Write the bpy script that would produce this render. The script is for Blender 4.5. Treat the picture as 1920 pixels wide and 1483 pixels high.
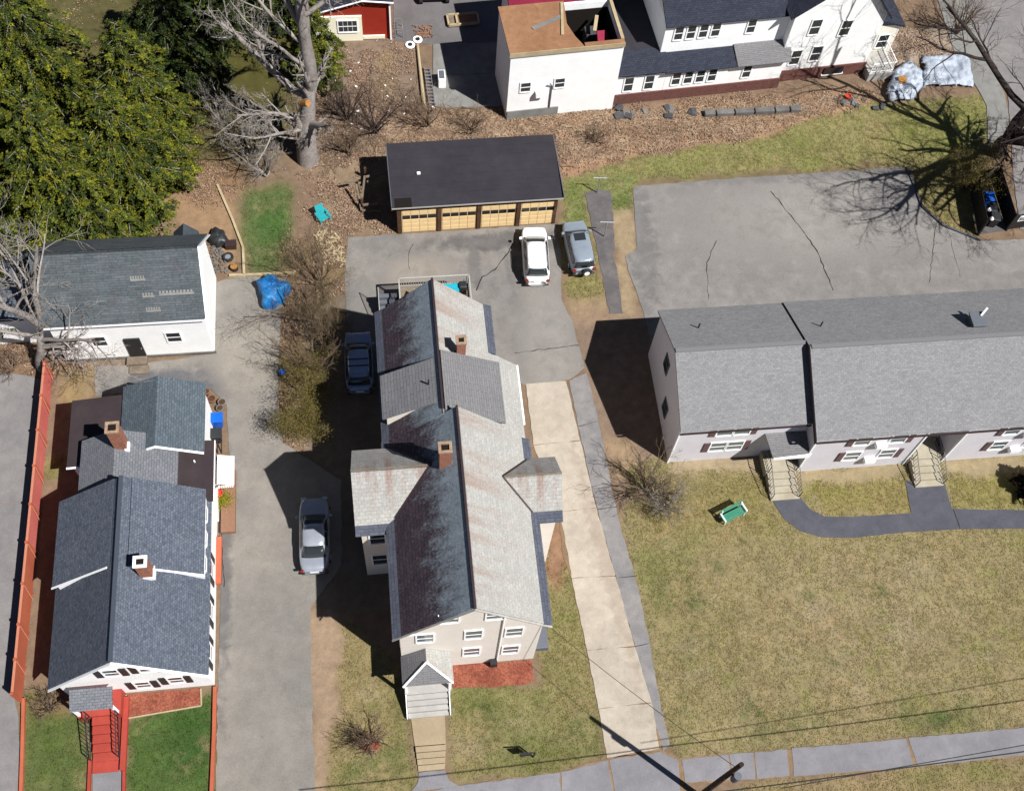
import bpy, bmesh, math, random
import numpy as np
from mathutils import Matrix, Vector
random.seed(7); RNG = np.random.default_rng(11)
sc = bpy.context.scene
for o in list(bpy.data.objects): bpy.data.objects.remove(o)

# ---------------------------------------------------------------- camera, sky, sun, exposure
CAM = Vector((-7.603, -34.570, 66.0))
CX = Vector((0.992747, -0.104342, 0.059712)); CU = Vector((0.064390, 0.880933, 0.468840)); CZ = Vector((-0.101522, -0.461595, 0.881263))
FPX = 2140.0
cd = bpy.data.cameras.new('camera'); co = bpy.data.objects.new('camera', cd); sc.collection.objects.link(co)
cd.sensor_fit = 'HORIZONTAL'; cd.sensor_width = 36; cd.lens = FPX/1920*36; cd.clip_start = 1; cd.clip_end = 2000
co.matrix_world = Matrix(((CX.x, CU.x, CZ.x, CAM.x), (CX.y, CU.y, CZ.y, CAM.y), (CX.z, CU.z, CZ.z, CAM.z), (0, 0, 0, 1)))
sc.camera = co
SUN_EL, SUN_AZ = math.radians(52.5), math.radians(-41)
SD = Vector((math.cos(SUN_EL)*math.cos(SUN_AZ), math.cos(SUN_EL)*math.sin(SUN_AZ), math.sin(SUN_EL)))
w = bpy.data.worlds.new('World'); sc.world = w; w.use_nodes = True
wn = w.node_tree.nodes; sky = wn.new('ShaderNodeTexSky'); sky.sky_type = 'NISHITA'; sky.sun_disc = False
sky.sun_elevation = SUN_EL; sky.sun_rotation = math.radians(131); sky.air_density = 0.42; sky.dust_density = 0.05; sky.altitude = 300
bg = wn['Background']; bg.inputs[1].default_value = 0.05
w.node_tree.links.new(sky.outputs[0], bg.inputs[0])
sl = bpy.data.lights.new('sun', 'SUN'); sl.energy = 5.0; sl.angle = math.radians(0.53); sl.color = (1.0, 0.985, 0.955)
so = bpy.data.objects.new('sun', sl); sc.collection.objects.link(so); so.location = (30, -30, 60)
so.rotation_euler = SD.to_track_quat('Z', 'Y').to_euler()
vs = sc.view_settings; vs.view_transform = 'Standard'; vs.look = 'None'; vs.exposure = 0.72; vs.gamma = 1.0

# ---------------------------------------------------------------- helpers
def ray(px, py): return CX*((px-960)/FPX) - CU*((py-741.5)/FPX) - CZ
def G(px, py, z=0.0):                 # surveyed point of the place at height z
    d = ray(px, py); t = (z-CAM.z)/d.z; p = CAM+d*t; return Vector((p.x, p.y, z))
def GY(px, py, Y):
    d = ray(px, py); return CAM+d*((Y-CAM.y)/d.y)
def lin(c): 
    c = c/255.0; return c/12.92 if c <= .04045 else ((c+.055)/1.055)**2.4
def S(r, g, b, k=.66): k *= .745; return (lin(r)*k, lin(g)*k, lin(b)*k)
coll = sc.collection
WM = {}
def tag(o, label=None, cat=None, group=None, kind=None):
    if label: o['label'] = label
    if cat: o['category'] = cat
    if group: o['group'] = group
    if kind: o['kind'] = kind
    return o
def thing(name, label, cat, loc=(0, 0, 0), rz=0, group=None):
    o = bpy.data.objects.new(name, None); coll.objects.link(o); o.empty_display_size = .3
    o.location = loc; o.rotation_euler = (0, 0, rz)
    WM[o] = Matrix.Translation(Vector(loc)) @ Matrix.Rotation(rz, 4, 'Z')
    return tag(o, label, cat, group)
class MB:                              # collects faces of ONE mesh, in world coordinates
    def __init__(s, M=None): s.v = []; s.f = []; s.uv = {}; s.M = M
    def add(s, vs, fs):
        n = len(s.v)
        for p in vs:
            p = Vector(p); s.v.append(s.M @ p if s.M else p)
        for q in fs: s.f.append(tuple(i+n for i in q))
        return s
    def box(s, x0, x1, y0, y1, z0, z1):
        return s.add([(x0,y0,z0),(x1,y0,z0),(x1,y1,z0),(x0,y1,z0),(x0,y0,z1),(x1,y0,z1),(x1,y1,z1),(x0,y1,z1)],
                     [(0,3,2,1),(4,5,6,7),(0,1,5,4),(1,2,6,5),(2,3,7,6),(3,0,4,7)])
    def beam(s, a, b, w, h=None, up=(0,0,1)):
        a = Vector(a); b = Vector(b); h = h or w; d = (b-a).normalized(); u = Vector(up)
        if abs(d.dot(u)) > .98: u = Vector((0,1,0))
        r = d.cross(u).normalized()*(w/2); u = r.cross(d).normalized()*(h/2)
        c = [a-r-u, a+r-u, a+r+u, a-r+u, b-r-u, b+r-u, b+r+u, b-r+u]
        return s.add(c, [(0,3,2,1),(4,5,6,7),(0,1,5,4),(1,2,6,5),(2,3,7,6),(3,0,4,7)])
    def prism(s, pts, d):              # polygon extruded by vector d
        n = len(pts); d = Vector(d); a = [Vector(p) for p in pts]
        return s.add(a+[p+d for p in a], [tuple(range(n))[::-1], tuple(range(n, 2*n))]+[(i, (i+1) % n, (i+1) % n+n, i+n) for i in range(n)])
    def tube(s, path, rad, n=6, cap=True):
        path = [Vector(p) for p in path]; k0 = len(s.v); V = []
        u = None
        for i, p in enumerate(path):
            d = (path[min(i+1, len(path)-1)]-path[max(i-1, 0)])
            d = d.normalized() if d.length > 1e-6 else Vector((0,0,1))
            if u is None:
                u = d.cross(Vector((0,0,1)) if abs(d.z) < .9 else Vector((1,0,0))).normalized()
            else:
                u = (u-d*u.dot(d)); u = u.normalized() if u.length > 1e-6 else d.orthogonal().normalized()
            w_ = d.cross(u); r = rad[i] if hasattr(rad, '__len__') else rad
            for j in range(n):
                a = 2*math.pi*j/n; V.append(p+(u*math.cos(a)+w_*math.sin(a))*r)
        F = []
        for i in range(len(path)-1):
            for j in range(n):
                F.append((i*n+j, i*n+(j+1) % n, (i+1)*n+(j+1) % n, (i+1)*n+j))
        if cap: F += [tuple(range(n))[::-1], tuple(range((len(path)-1)*n, len(path)*n))]
        return s.add(V, F)
    def cyl(s, c, r, z0, z1, n=16, r2=None):
        r2 = r if r2 is None else r2
        return s.tube([(c[0], c[1], z0), (c[0], c[1], z1)], [r, r2], n)
    def lathe(s, c, prof, n=16):
        V = []; F = []
        for r, z in prof:
            for j in range(n):
                a = 2*math.pi*j/n; V.append((c[0]+r*math.cos(a), c[1]+r*math.sin(a), z))
        for i in range(len(prof)-1):
            for j in range(n): F.append((i*n+j, i*n+(j+1) % n, (i+1)*n+(j+1) % n, (i+1)*n+j))
        F += [tuple(range(n))[::-1], tuple(range((len(prof)-1)*n, len(prof)*n))]
        return s.add(V, F)
    def build(s, name, m, parent=None, smooth=False, bevel=0, kind=None, label=None, cat=None, group=None, uv=None, subsurf=0):
        me = bpy.data.meshes.new(name); M = None
        if parent is not None: M = WM[parent].inverted()
        me.from_pydata([tuple(M @ p) if M else tuple(p) for p in s.v], [], s.f); me.update()
        if uv is not None:
            L = me.uv_layers.new(name='UVMap')
            for lo in me.loops: L.data[lo.index].uv = uv[lo.vertex_index]
        o = bpy.data.objects.new(name, me); coll.objects.link(o)
        if m: me.materials.append(m)
        if smooth: me.polygons.foreach_set('use_smooth', [True]*len(me.polygons))
        if parent is not None: o.parent = parent; WM[o] = WM[parent]
        else: WM[o] = Matrix.Identity(4)
        if bevel:
            b = o.modifiers.new('b', 'BEVEL'); b.width = bevel; b.segments = 2; b.limit_method = 'ANGLE'
        if subsurf:
            b = o.modifiers.new('s', 'SUBSURF'); b.levels = b.render_levels = subsurf
        return tag(o, label, cat, group, kind)
def npmesh(name, V, F, m, parent=None, col=None, kind=None, smooth=False, label=None, cat=None, group=None):
    V = np.asarray(V, np.float32); F = np.asarray(F, np.int32); k = F.shape[1]
    if parent is not None:
        Mi = np.array(WM[parent].inverted()); V = V @ Mi[:3,:3].T.astype(np.float32)+Mi[:3,3].astype(np.float32)
    me = bpy.data.meshes.new(name); me.vertices.add(len(V)); me.vertices.foreach_set('co', V.ravel())
    me.loops.add(F.size); me.loops.foreach_set('vertex_index', F.ravel())
    me.polygons.add(len(F)); me.polygons.foreach_set('loop_start', np.arange(0, F.size, k, dtype=np.int32))
    try: me.polygons.foreach_set('loop_total', np.full(len(F), k, np.int32))
    except Exception: pass
    if col is not None:
        a = me.color_attributes.new('Col', 'FLOAT_COLOR', 'POINT'); c = np.ones((len(V), 4), np.float32); c[:,:3] = col; a.data.foreach_set('color', c.ravel())
    me.update(); me.validate()
    if smooth: me.polygons.foreach_set('use_smooth', [True]*len(me.polygons))
    o = bpy.data.objects.new(name, me); coll.objects.link(o); me.materials.append(m)
    if parent is not None: o.parent = parent; WM[o] = WM[parent]
    else: WM[o] = Matrix.Identity(4)
    return tag(o, label, cat, group, kind)

# ---------------------------------------------------------------- materials
class NT:
    def __init__(s, name):
        s.m = bpy.data.materials.new(name); s.m.use_nodes = True; s.t = s.m.node_tree; s.n = s.t.nodes
        s.b = s.n['Principled BSDF']; s.geo = None; s.cache = {}
    def new(s, k, **kw):
        n = s.n.new(k)
        for a, v in kw.items(): setattr(n, a, v)
        return n
    def put(s, sock, v):
        if hasattr(v, 'is_output') or isinstance(v, bpy.types.NodeSocket): s.t.links.new(v, sock)
        elif isinstance(v, (tuple, list)) and len(v) == 3 and sock.type == 'RGBA': sock.default_value = (*v, 1)
        else: sock.default_value = v
    def pos(s, kind='pos'):
        if kind in s.cache: return s.cache[kind]
        if kind == 'pos': o = s.new('ShaderNodeNewGeometry').outputs['Position']
        elif kind == 'uv': o = s.new('ShaderNodeUVMap').outputs[0]
        else: o = s.new('ShaderNodeTexCoord').outputs['Object']
        s.cache[kind] = o; return o
    def scaled(s, vec, sc_, rot=(0,0,0)):
        n = s.new('ShaderNodeMapping'); s.put(n.inputs[0], vec); n.inputs['Scale'].default_value = sc_; n.inputs['Rotation'].default_value = rot; return n.outputs[0]
    def noise(s, scale, detail=4, rough=.55, vec=None, dist=0):
        n = s.new('ShaderNodeTexNoise'); s.put(n.inputs['Vector'], vec if vec is not None else s.pos()); n.inputs['Scale'].default_value = scale
        n.inputs['Detail'].default_value = detail; n.inputs['Roughness'].default_value = rough; n.inputs['Distortion'].default_value = dist; return n.outputs[0]
    def ramp(s, fac, lo, hi, a=0., b=1.):
        n = s.new('ShaderNodeMapRange'); s.put(n.inputs[0], fac); n.inputs[1].default_value = lo; n.inputs[2].default_value = hi
        n.inputs[3].default_value = a; n.inputs[4].default_value = b; return n.outputs[0]
    def math(s, op, a, b=0., clamp=False):
        n = s.new('ShaderNodeMath', operation=op, use_clamp=clamp); s.put(n.inputs[0], a); s.put(n.inputs[1], b); return n.outputs[0]
    def mix(s, f, a, b, mode='MIX'):
        n = s.new('ShaderNodeMixRGB', blend_type=mode); s.put(n.inputs[0], f); s.put(n.inputs[1], a); s.put(n.inputs[2], b); return n.outputs[0]
    def val(s, c, v, sat=1.):
        n = s.new('ShaderNodeHueSaturation'); s.put(n.inputs['Color'], c); s.put(n.inputs['Value'], v); n.inputs['Saturation'].default_value = sat; return n.outputs[0]
    def bump(s, h, strength=.3, dist=.02):
        n = s.new('ShaderNodeBump'); s.put(n.inputs['Height'], h); n.inputs['Strength'].default_value = strength; n.inputs['Distance'].default_value = dist
        s.put(s.b.inputs['Normal'], n.outputs[0])
    def stain(s, c, x, y, rx, ry, color, amt, nz, rot=0):
        mp = s.new('ShaderNodeMapping'); mp.vector_type = 'TEXTURE'; s.put(mp.inputs[0], s.pos())
        mp.inputs['Location'].default_value = (x, y, 0); mp.inputs['Scale'].default_value = (rx, ry, 50); mp.inputs['Rotation'].default_value = (0,0,rot)
        ln = s.new('ShaderNodeVectorMath', operation='LENGTH'); s.put(ln.inputs[0], mp.outputs[0])
        d = s.math('ADD', ln.outputs['Value'], s.math('MULTIPLY', s.math('SUBTRACT', nz, .5), 1.6))
        return s.mix(s.ramp(d, .6, 1.1, amt, 0), c, color)
    def out(s, c, rough=.9, spec=.2, metal=0., coat=0.):
        s.put(s.b.inputs['Base Color'], c); s.put(s.b.inputs['Roughness'], rough); s.b.inputs['Specular IOR Level'].default_value = spec
        s.b.inputs['Metallic'].default_value = metal; s.b.inputs['Coat Weight'].default_value = coat; return s.m
def surf(name, c1, c2=None, big=.35, mid=3., fine=12., av=.25, fv=.22, rough=.92, spec=.15, bump=.25, bd=.01, stains=(), metal=0, coat=0, coords='pos', lohi=(.35,.65), spots=0.):
    t = NT(name); c2 = c2 or tuple(x*.8 for x in c1); P = t.pos(coords)
    n1 = t.noise(big, 5, .6, P); n2 = t.noise(mid, 5, .6, P, .4); n3 = t.noise(fine, 3, .7, P)
    c = t.mix(t.ramp(n1, *lohi), c1, c2)
    if spots: c = t.mix(t.ramp(t.noise(1.7, 3, .6, P), .64, .74, 0, spots), c, tuple(x*.55 for x in c1)); c = t.mix(t.ramp(t.noise(.55, 4, .65, P), .58, .66, 0, spots*.6), c, tuple(x*1.18 for x in c1))
    for st in stains: c = t.stain(c, *st[:6], n2, *(st[6:]))
    v = t.math('ADD', t.ramp(n2, .3, .7, 1-av, 1+av), t.ramp(n3, .25, .75, -fv, fv))
    c = t.val(c, v)
    if bump: t.bump(t.math('ADD', n3, t.math('MULTIPLY', n2, .6)), bump, bd)
    return t.out(c, rough, spec, metal, coat)
def flat(name, c, rough=.5, spec=.4, metal=0, coat=0, var=.08, sc_=6.):
    t = NT(name); n = t.noise(sc_, 4, .6, t.pos('obj')); return t.out(t.val(c, t.ramp(n, .3, .7, 1-var, 1+var)), rough, spec, metal, coat)
def shingle(name, c1, c2, row=.15, wid=.32, var=.5, big=(.85,1.15), mortar=.55, streak=None, moss=None, lich=None, rough=.95):
    t = NT(name); uv = t.pos('uv'); br = t.new('ShaderNodeTexBrick'); t.put(br.inputs[0], uv)
    br.inputs['Scale'].default_value = 1; br.inputs['Brick Width'].default_value = wid; br.inputs['Row Height'].default_value = row
    br.inputs['Mortar Size'].default_value = .012; br.inputs['Mortar Smooth'].default_value = .3; br.offset = .5
    t.put(br.inputs['Color1'], c1); t.put(br.inputs['Color2'], c2); t.put(br.inputs['Mortar'], tuple(x*mortar for x in c2))
    n1 = t.noise(.5, 5, .6, uv); n2 = t.noise(5, 4, .7, uv); n4 = t.noise(11, 2, .7, uv)
    c = br.outputs[0]
    if lich:      # lichen patches, thickest in a band below the ridge
        col, v0, v1, amt = lich; sep = t.new('ShaderNodeSeparateXYZ'); t.put(sep.inputs[0], uv)
        nn = t.noise(.9, 6, .75, t.scaled(uv, (1.3,.6,1), (0,0,.5))); nf = t.noise(6, 5, .8, t.scaled(uv, (1.5,.7,1)))
        d = t.math('ADD', t.ramp(sep.outputs[1], v0, v1, .95, -.12), t.math('ADD', t.math('MULTIPLY', t.math('SUBTRACT', nn, .5), 1.9), t.math('MULTIPLY', t.math('SUBTRACT', nf, .5), 1.5)))
        c = t.mix(t.ramp(d, .2, .75, 0, amt), c, col)
    if streak:    # rust runs from the ridge
        col, amt, ln = streak; sep = t.new('ShaderNodeSeparateXYZ'); t.put(sep.inputs[0], uv)
        sk = t.noise(1, 5, .7, t.scaled(uv, (.9,.10,1), (0,0,.35))); 
        msk = t.math('MULTIPLY', t.ramp(sk, .5, .68, 0, amt), t.ramp(sep.outputs[1], .2, ln, 1, 0))
        c = t.mix(msk, c, col)
    if moss: c = t.mix(t.ramp(t.noise(1.1, 5, .6, uv), .55, .7, 0, moss[1]), c, moss[0])
    v = t.math('MULTIPLY', t.ramp(n1, .3, .7, *big), t.math('MULTIPLY', t.ramp(n2, .25, .75, 1-var*.5, 1+var*.5), t.ramp(n4, .25, .75, .8, 1.2)))
    c = t.val(c, v); t.bump(t.math('SUBTRACT', n2, br.outputs['Fac']), .35, .015)
    return t.out(c, rough, .12)
def siding(name, c, step=.12, var=.04, rough=.6):
    t = NT(name); sep = t.new('ShaderNodeSeparateXYZ'); t.put(sep.inputs[0], t.pos())
    fr = t.math('FRACT', t.math('DIVIDE', sep.outputs[2], step)); n = t.noise(1.2, 5, .6); n2 = t.noise(14, 3, .6)
    col = t.val(t.mix(t.ramp(fr, 0, .1, .35, 0), c, tuple(x*.5 for x in c)), t.math('ADD', t.ramp(n, .3, .7, 1-var, 1+var), t.ramp(n2, .3, .7, -var*.6, var*.6)))
    t.bump(fr, .5, .02); return t.out(col, rough, .25)
def brickm(name, c1, c2, mort, row=.075, wid=.21, coords='pos'):
    t = NT(name); P = t.pos(); g = t.new('ShaderNodeNewGeometry'); sx = t.new('ShaderNodeSeparateXYZ'); t.put(sx.inputs[0], P)
    cm = t.new('ShaderNodeCombineXYZ'); t.put(cm.inputs[0], t.math('ADD', sx.outputs[0], sx.outputs[1])); t.put(cm.inputs[1], sx.outputs[2])
    br = t.new('ShaderNodeTexBrick'); t.put(br.inputs[0], cm.outputs[0]); br.inputs['Scale'].default_value = 1
    br.inputs['Brick Width'].default_value = wid; br.inputs['Row Height'].default_value = row; br.inputs['Mortar Size'].default_value = .008
    t.put(br.inputs['Color1'], c1); t.put(br.inputs['Color2'], c2); t.put(br.inputs['Mortar'], mort)
    t.bump(br.outputs['Fac'], -.5, .01); return t.out(t.val(br.outputs[0], t.ramp(t.noise(6, 4), .3, .7, .8, 1.2)), .9, .15)
def attr_mat(name, fine=30., fv=.35, rough=.95, trans=0., big=2., bump=.3):
    t = NT(name); a = t.new('ShaderNodeAttribute', attribute_name='Col'); n = t.noise(fine, 4, .75); n2 = t.noise(big, 4, .6)
    c = t.val(a.outputs['Color'], t.math('ADD', t.ramp(n, .25, .75, 1-fv, 1+fv), t.ramp(n2, .3, .7, -.12, .12)))
    if bump: t.bump(n, bump, .03)
    m = t.out(c, rough, .1)
    if trans:
        tr = t.new('ShaderNodeBsdfTranslucent'); t.put(tr.inputs[0], c); mx = t.new('ShaderNodeMixShader'); mx.inputs[0].default_value = trans
        t.t.links.new(t.b.outputs[0], mx.inputs[1]); t.t.links.new(tr.outputs[0], mx.inputs[2]); t.t.links.new(mx.outputs[0], t.n['Material Output'].inputs[0])
    return m
def glassy(name, c, rough=.06, spec=.8):
    t = NT(name); return t.out(c, rough, spec)
M = {}
M['asphalt_lot'] = surf('asphalt_lot', S(164,159,154), S(148,144,141), .12, 1.1, 11, .13, .15, stains=[(24,13,11,4,S(176,170,163),.6),(10.5,12,1.2,6,S(128,125,125),.6),(22,17,9,.8,S(140,136,134),.6),(31,14,4,2.5,S(146,142,142),.6)], spots=0.4)
M['asphalt_drive'] = surf('asphalt_drive', S(171,163,153), S(153,148,142), .18, .9, 11, .12, .15, stains=[(-18.5,-10,.6,9,S(112,110,112),.7),(-22,2.2,4.5,1.6,S(112,112,118),.8),(-17.2,4,2.5,3,S(180,171,158),.7)], spots=0.35)
M['asphalt_rear'] = surf('asphalt_rear', S(167,160,153), S(145,141,138), .2, 1.0, 11, .14, .14, stains=[(1,12.3,6,.9,S(112,109,110),.7),(3,4,2,5,S(176,170,163),.6),(-1.5,10.5,.5,2.6,S(122,118,118),.6),(1,10,.4,2.2,S(128,124,123),.5),(-5.5,10,2.5,1.6,S(182,171,158),.7)], spots=0.45)
M['asphalt_strip'] = surf('asphalt_strip', S(172,167,164), S(150,147,148), .5, 1.5, 11, .14, .12, spots=0.4)
M['asphalt_dark'] = surf('asphalt_dark', S(108,108,118), S(96,97,106), .5, 1.8, 11, .10, .12, spots=0.3)
M['asphalt_path'] = surf('asphalt_path', S(112,108,110), S(132,126,124), .6, 1.8, 11, .16, .14, spots=0.4)
M['asphalt_yard'] = surf('asphalt_yard', S(142,138,138), S(122,118,118), .3, 1.2, 11, .12, .12, spots=0.4)
M['street'] = surf('street', S(164,158,156), S(150,146,146), .3, 1.3, 11, .1, .12, spots=0.3)
M['concrete'] = surf('concrete', S(222,209,192), S(203,190,173), .25, 1.6, 11, .11, .09, rough=.85, stains=[(4.5,-12,.5,9,S(196,178,160),.6,.12)], spots=0.3)
M['concrete_grey'] = surf('concrete_grey', S(168,166,162), S(148,146,140), .4, 1.8, 11, .12, .08, spots=0.45)
M['sidewalk'] = surf('sidewalk', S(164,162,166), S(150,148,152), .3, 1.6, 11, .09, .1, spots=0.35)
M['walk_tan'] = surf('walk_tan', S(204,184,152), S(186,166,136), .5, 2, 11, .1, .08)
M['dirt_tan'] = surf('dirt_tan', S(176,146,112), S(150,124,98), .4, 1.6, 11, .2, .2)
M['crack'] = flat('crack', S(62,58,56), .95, .1)
M['mulch'] = surf('mulch', S(186,112,88), S(150,84,66), .8, 7, 13, .3, .55, bump=.6, bd=.03)
M['red_paint'] = surf('red_paint', S(206,88,74), S(188,76,64), .5, 2, 30, .12, .08, rough=.7)
M['red_fence'] = surf('red_fence', S(214,118,108,.9), S(200,102,94,.9), .5, 2, 30, .10, .10, rough=.8)
M['red_fence2'] = surf('red_fence2', S(200,112,82,.85), S(184,96,70,.85), .5, 2, 30, .10, .10, rough=.8)
M['red_trim'] = flat('red_trim', S(230,150,120), .7, .2)
M['white'] = siding('white_siding', (.87,.87,.86)); M['cream'] = siding('cream_siding', (.74,.70,.60)); M['beige'] = siding('beige_siding', (.70,.645,.58))
M['greysiding'] = siding('grey_siding', (.60,.575,.605)); M['yellowsiding'] = siding('yellow_siding', (.82,.79,.62))
M['redwall'] = siding('red_board', S(178,52,32,.8), .2, .08, .85)
M['trim'] = flat('white_trim', (.82,.82,.82), .45, .4, var=.03); M['trim_grey'] = flat('grey_trim', S(120,124,134), .6, .3); M['trim_dark'] = flat('dark_trim', S(70,52,54), .6, .3)
M['glass'] = glassy('window_glass', S(60,70,74)); M['glass_light'] = glassy('window_glass_light', S(130,142,146), .1); M['glass_dark'] = glassy('glass_dark', (.008,.009,.012), .04)
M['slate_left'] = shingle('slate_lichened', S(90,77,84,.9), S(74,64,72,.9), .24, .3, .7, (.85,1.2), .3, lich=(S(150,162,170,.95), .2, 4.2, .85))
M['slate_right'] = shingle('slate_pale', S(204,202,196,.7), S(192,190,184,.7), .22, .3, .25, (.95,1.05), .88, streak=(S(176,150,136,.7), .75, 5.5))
M['slate_cross'] = shingle('slate_cross_slope', S(206,203,198,.7), S(192,189,184,.7), .22, .3, .3, (.93,1.07), .8, streak=(S(168,128,110,.66), .9, 3.2))
M['dormer'] = shingle('dormer_shingle', S(150,148,149,.68), S(142,141,143,.68), .15, .8, .25, (.95,1.05))
M['dormer_dark'] = shingle('dormer_ribbed_shingle', S(148,146,148,.78), S(136,135,139,.78), .2, 1.2, .3, (.95,1.05), .45)
M['navy'] = shingle('navy_shingle', S(116,122,134,.8), S(94,102,116,.8), .14, .2, .7, (.92,1.08), .7)
M['teal'] = shingle('teal_shingle', S(110,120,128,.78), S(92,104,114,.78), .15, .3, .4, (.92,1.08), .55)
M['paleshingle'] = shingle('pale_shingle', S(140,142,147,.74), S(126,129,136,.74), .15, .3, .4, (.92,1.08))
M['barnroof'] = shingle('barn_shingle', S(104,110,114,.82), S(90,97,101,.82), .16, .9, .6, (.8,1.18), .6, moss=(S(106,102,106,.8), .55))
M['greyroof'] = shingle('grey_shingle', S(166,165,166,.68), S(152,151,153,.68), .14, .3, .35, (.95,1.05), .88)
M['whouse_roof'] = shingle('slate_blue_shingle', S(74,78,92,.66), S(62,66,80,.66), .16, .3, .3, (.9,1.1))
M['membrane'] = surf('roof_membrane', S(72,70,76,.66), S(62,60,66,.66), .25, 1.4, 11, .12, .06, rough=.8)
M['membrane_brown'] = surf('roof_membrane_brown', S(84,72,74,.6), S(74,64,68,.6), .5, 1.5, 11, .1, .06, rough=.85)
M['eave'] = shingle('eave_strip_shingle', S(112,116,130,.66), S(100,104,118,.66), .2, .5, .25)
M['brick'] = brickm('chimney_brick', S(186,110,84,.75), S(160,86,64,.75), S(190,170,150,.7)); M['brick_dark'] = brickm('foundation_brick', S(140,86,78,.72), S(120,72,66,.72), S(140,120,112,.6))
M['cap'] = surf('mortar_cap', S(206,176,150), S(180,150,124), 1, 6, 30)
M['soot_shade'] = flat('soot_shade', (.012,.010,.009), .95, .1)  # flue soot, also the black for shade painted inside the roof opening
M['osb'] = surf('osb_board', S(190,144,108), S(170,124,92), .5, 3, 22, .14, .25, bump=.2)
M['pine'] = surf('pine_lumber', S(226,206,168), S(206,184,144), .8, 4, 30, .1, .1); M['weathered'] = surf('weathered_wood', S(160,146,128), S(136,120,104), .6, 4, 30, .2, .2)
M['deckgrey'] = surf('painted_deck', S(216,212,206), S(202,197,190), .6, 3, 30, .08, .06)
M['garage_door'] = surf('tan_door_paint', S(246,216,164,1.0), S(238,206,152,1.0), .5, 3, 30, .05, .04, rough=.6); M['brown_wood'] = surf('brown_stain', S(120,88,66), S(92,66,50), .8, 4, 30, .2, .2)
M['black'] = flat('black_metal', (.015,.015,.016), .5, .4); M['black_plastic'] = flat('black_plastic', (.02,.021,.023), .45, .4); M['steel'] = flat('steel', (.55,.56,.58), .35, .5, .8)
M['stone'] = surf('granite', S(150,146,142), S(120,116,114), 1, 4, 30, .2, .2, bump=.6, bd=.03); M['stone_dark'] = surf('dark_stone', S(104,104,108), S(80,80,84), 1, 4, 30, .25, .2, bump=.6, bd=.03)
M['steps_cream'] = surf('cream_concrete', S(214,204,182), S(198,186,162), .8, 3, 40, .07, .06)
M['tarp_blue'] = surf('blue_tarp', S(28,140,210,.85), S(40,110,190,.85), .8, 3, 30, .2, .08, rough=.35, spec=.5, bump=.5, bd=.05)
M['tarp_white'] = surf('white_sheeting', S(214,224,238,.7), S(190,200,216,.7), .8, 3, 12, .1, .15, rough=.4, spec=.5, bump=.6, bd=.08)
M['blue_plastic'] = flat('blue_plastic', S(6,100,214,.9), .4, .5); M['green_paint'] = flat('green_paint', S(62,150,120,.75), .5, .4); M['teal_plastic'] = flat('teal_plastic', S(40,180,190,.8), .4, .5)
M['turquoise'] = flat('turquoise', S(46,196,220,.75), .4, .5); M['terracotta'] = flat('terracotta', S(160,120,96,.75), .85, .2); M['red_plastic'] = flat('red_plastic', S(214,66,44,.8), .5, .4)
M['tyre'] = flat('tyre', (.022,.022,.023), .85, .2); M['rim'] = flat('rim', (.55,.56,.58), .3, .5, .7); M['yellow'] = flat('yellow_paint', S(226,200,90), .5, .4)
M['magenta'] = surf('maroon_roof', S(160,50,76,.8), S(140,40,64,.8), .6, 3, 30, .1, .06)
M['pole_wood'] = surf('pole_wood', S(96,80,70), S(70,58,52), .8, 5, 40, .2, .2); M['cable'] = flat('cable', (.012,.012,.012), .6, .3)
M['bark_grey'] = surf('bark_grey', S(182,172,166,.75), S(150,140,134,.75), .9, 5, 25, .25, .25, bump=.8, bd=.04); M['bark_dark'] = surf('bark_dark', S(96,86,80,.6), S(70,62,58,.6), .9, 5, 25, .25, .25, bump=.8, bd=.04)
M['twig_grey'] = surf('twig_grey', S(184,176,168,.8), S(156,146,138,.8), .9, 5, 25, .15, .1, bump=0); M['twig_brown'] = surf('twig_brown', S(150,128,106,.75), S(124,104,88,.75), .9, 5, 25, .15, .1, bump=0)
M['twig_dark'] = surf('twig_dark', S(92,78,74,.6), S(72,60,58,.6), .9, 5, 25, .15, .1, bump=0); M['cutwood'] = surf('cut_wood', S(206,150,84,.7), S(180,124,70,.7), 1, 5, 30)
M['ground'] = attr_mat('ground_soil', 11, .24, bump=.4); M['leaf'] = attr_mat('leaf', 6, .15, .8, .3, bump=0); M['grass'] = attr_mat('grass_blade', 6, .12, .9, .35, bump=0); M['litter'] = attr_mat('dead_leaf', 8, .2, .9, .15, bump=0)
M['lamp_red'] = flat('lamp_red', S(150,34,34,.8), .3, .5); M['glass_car'] = glassy('glass_car', (.022,.026,.028), .05)
M['pine_brush'] = surf('dry_straw', S(206,180,150,.8), S(176,140,112,.8), .8, 3, 12, .25, .2, bump=0)
M['teal_flat'] = surf('rear_porch_roofing', S(78,86,92,.8), S(66,74,80,.8), .6, 3, 12, .12, .1)
M['sign_white'] = flat('sign_white', (.8,.8,.8), .5, .3)

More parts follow.
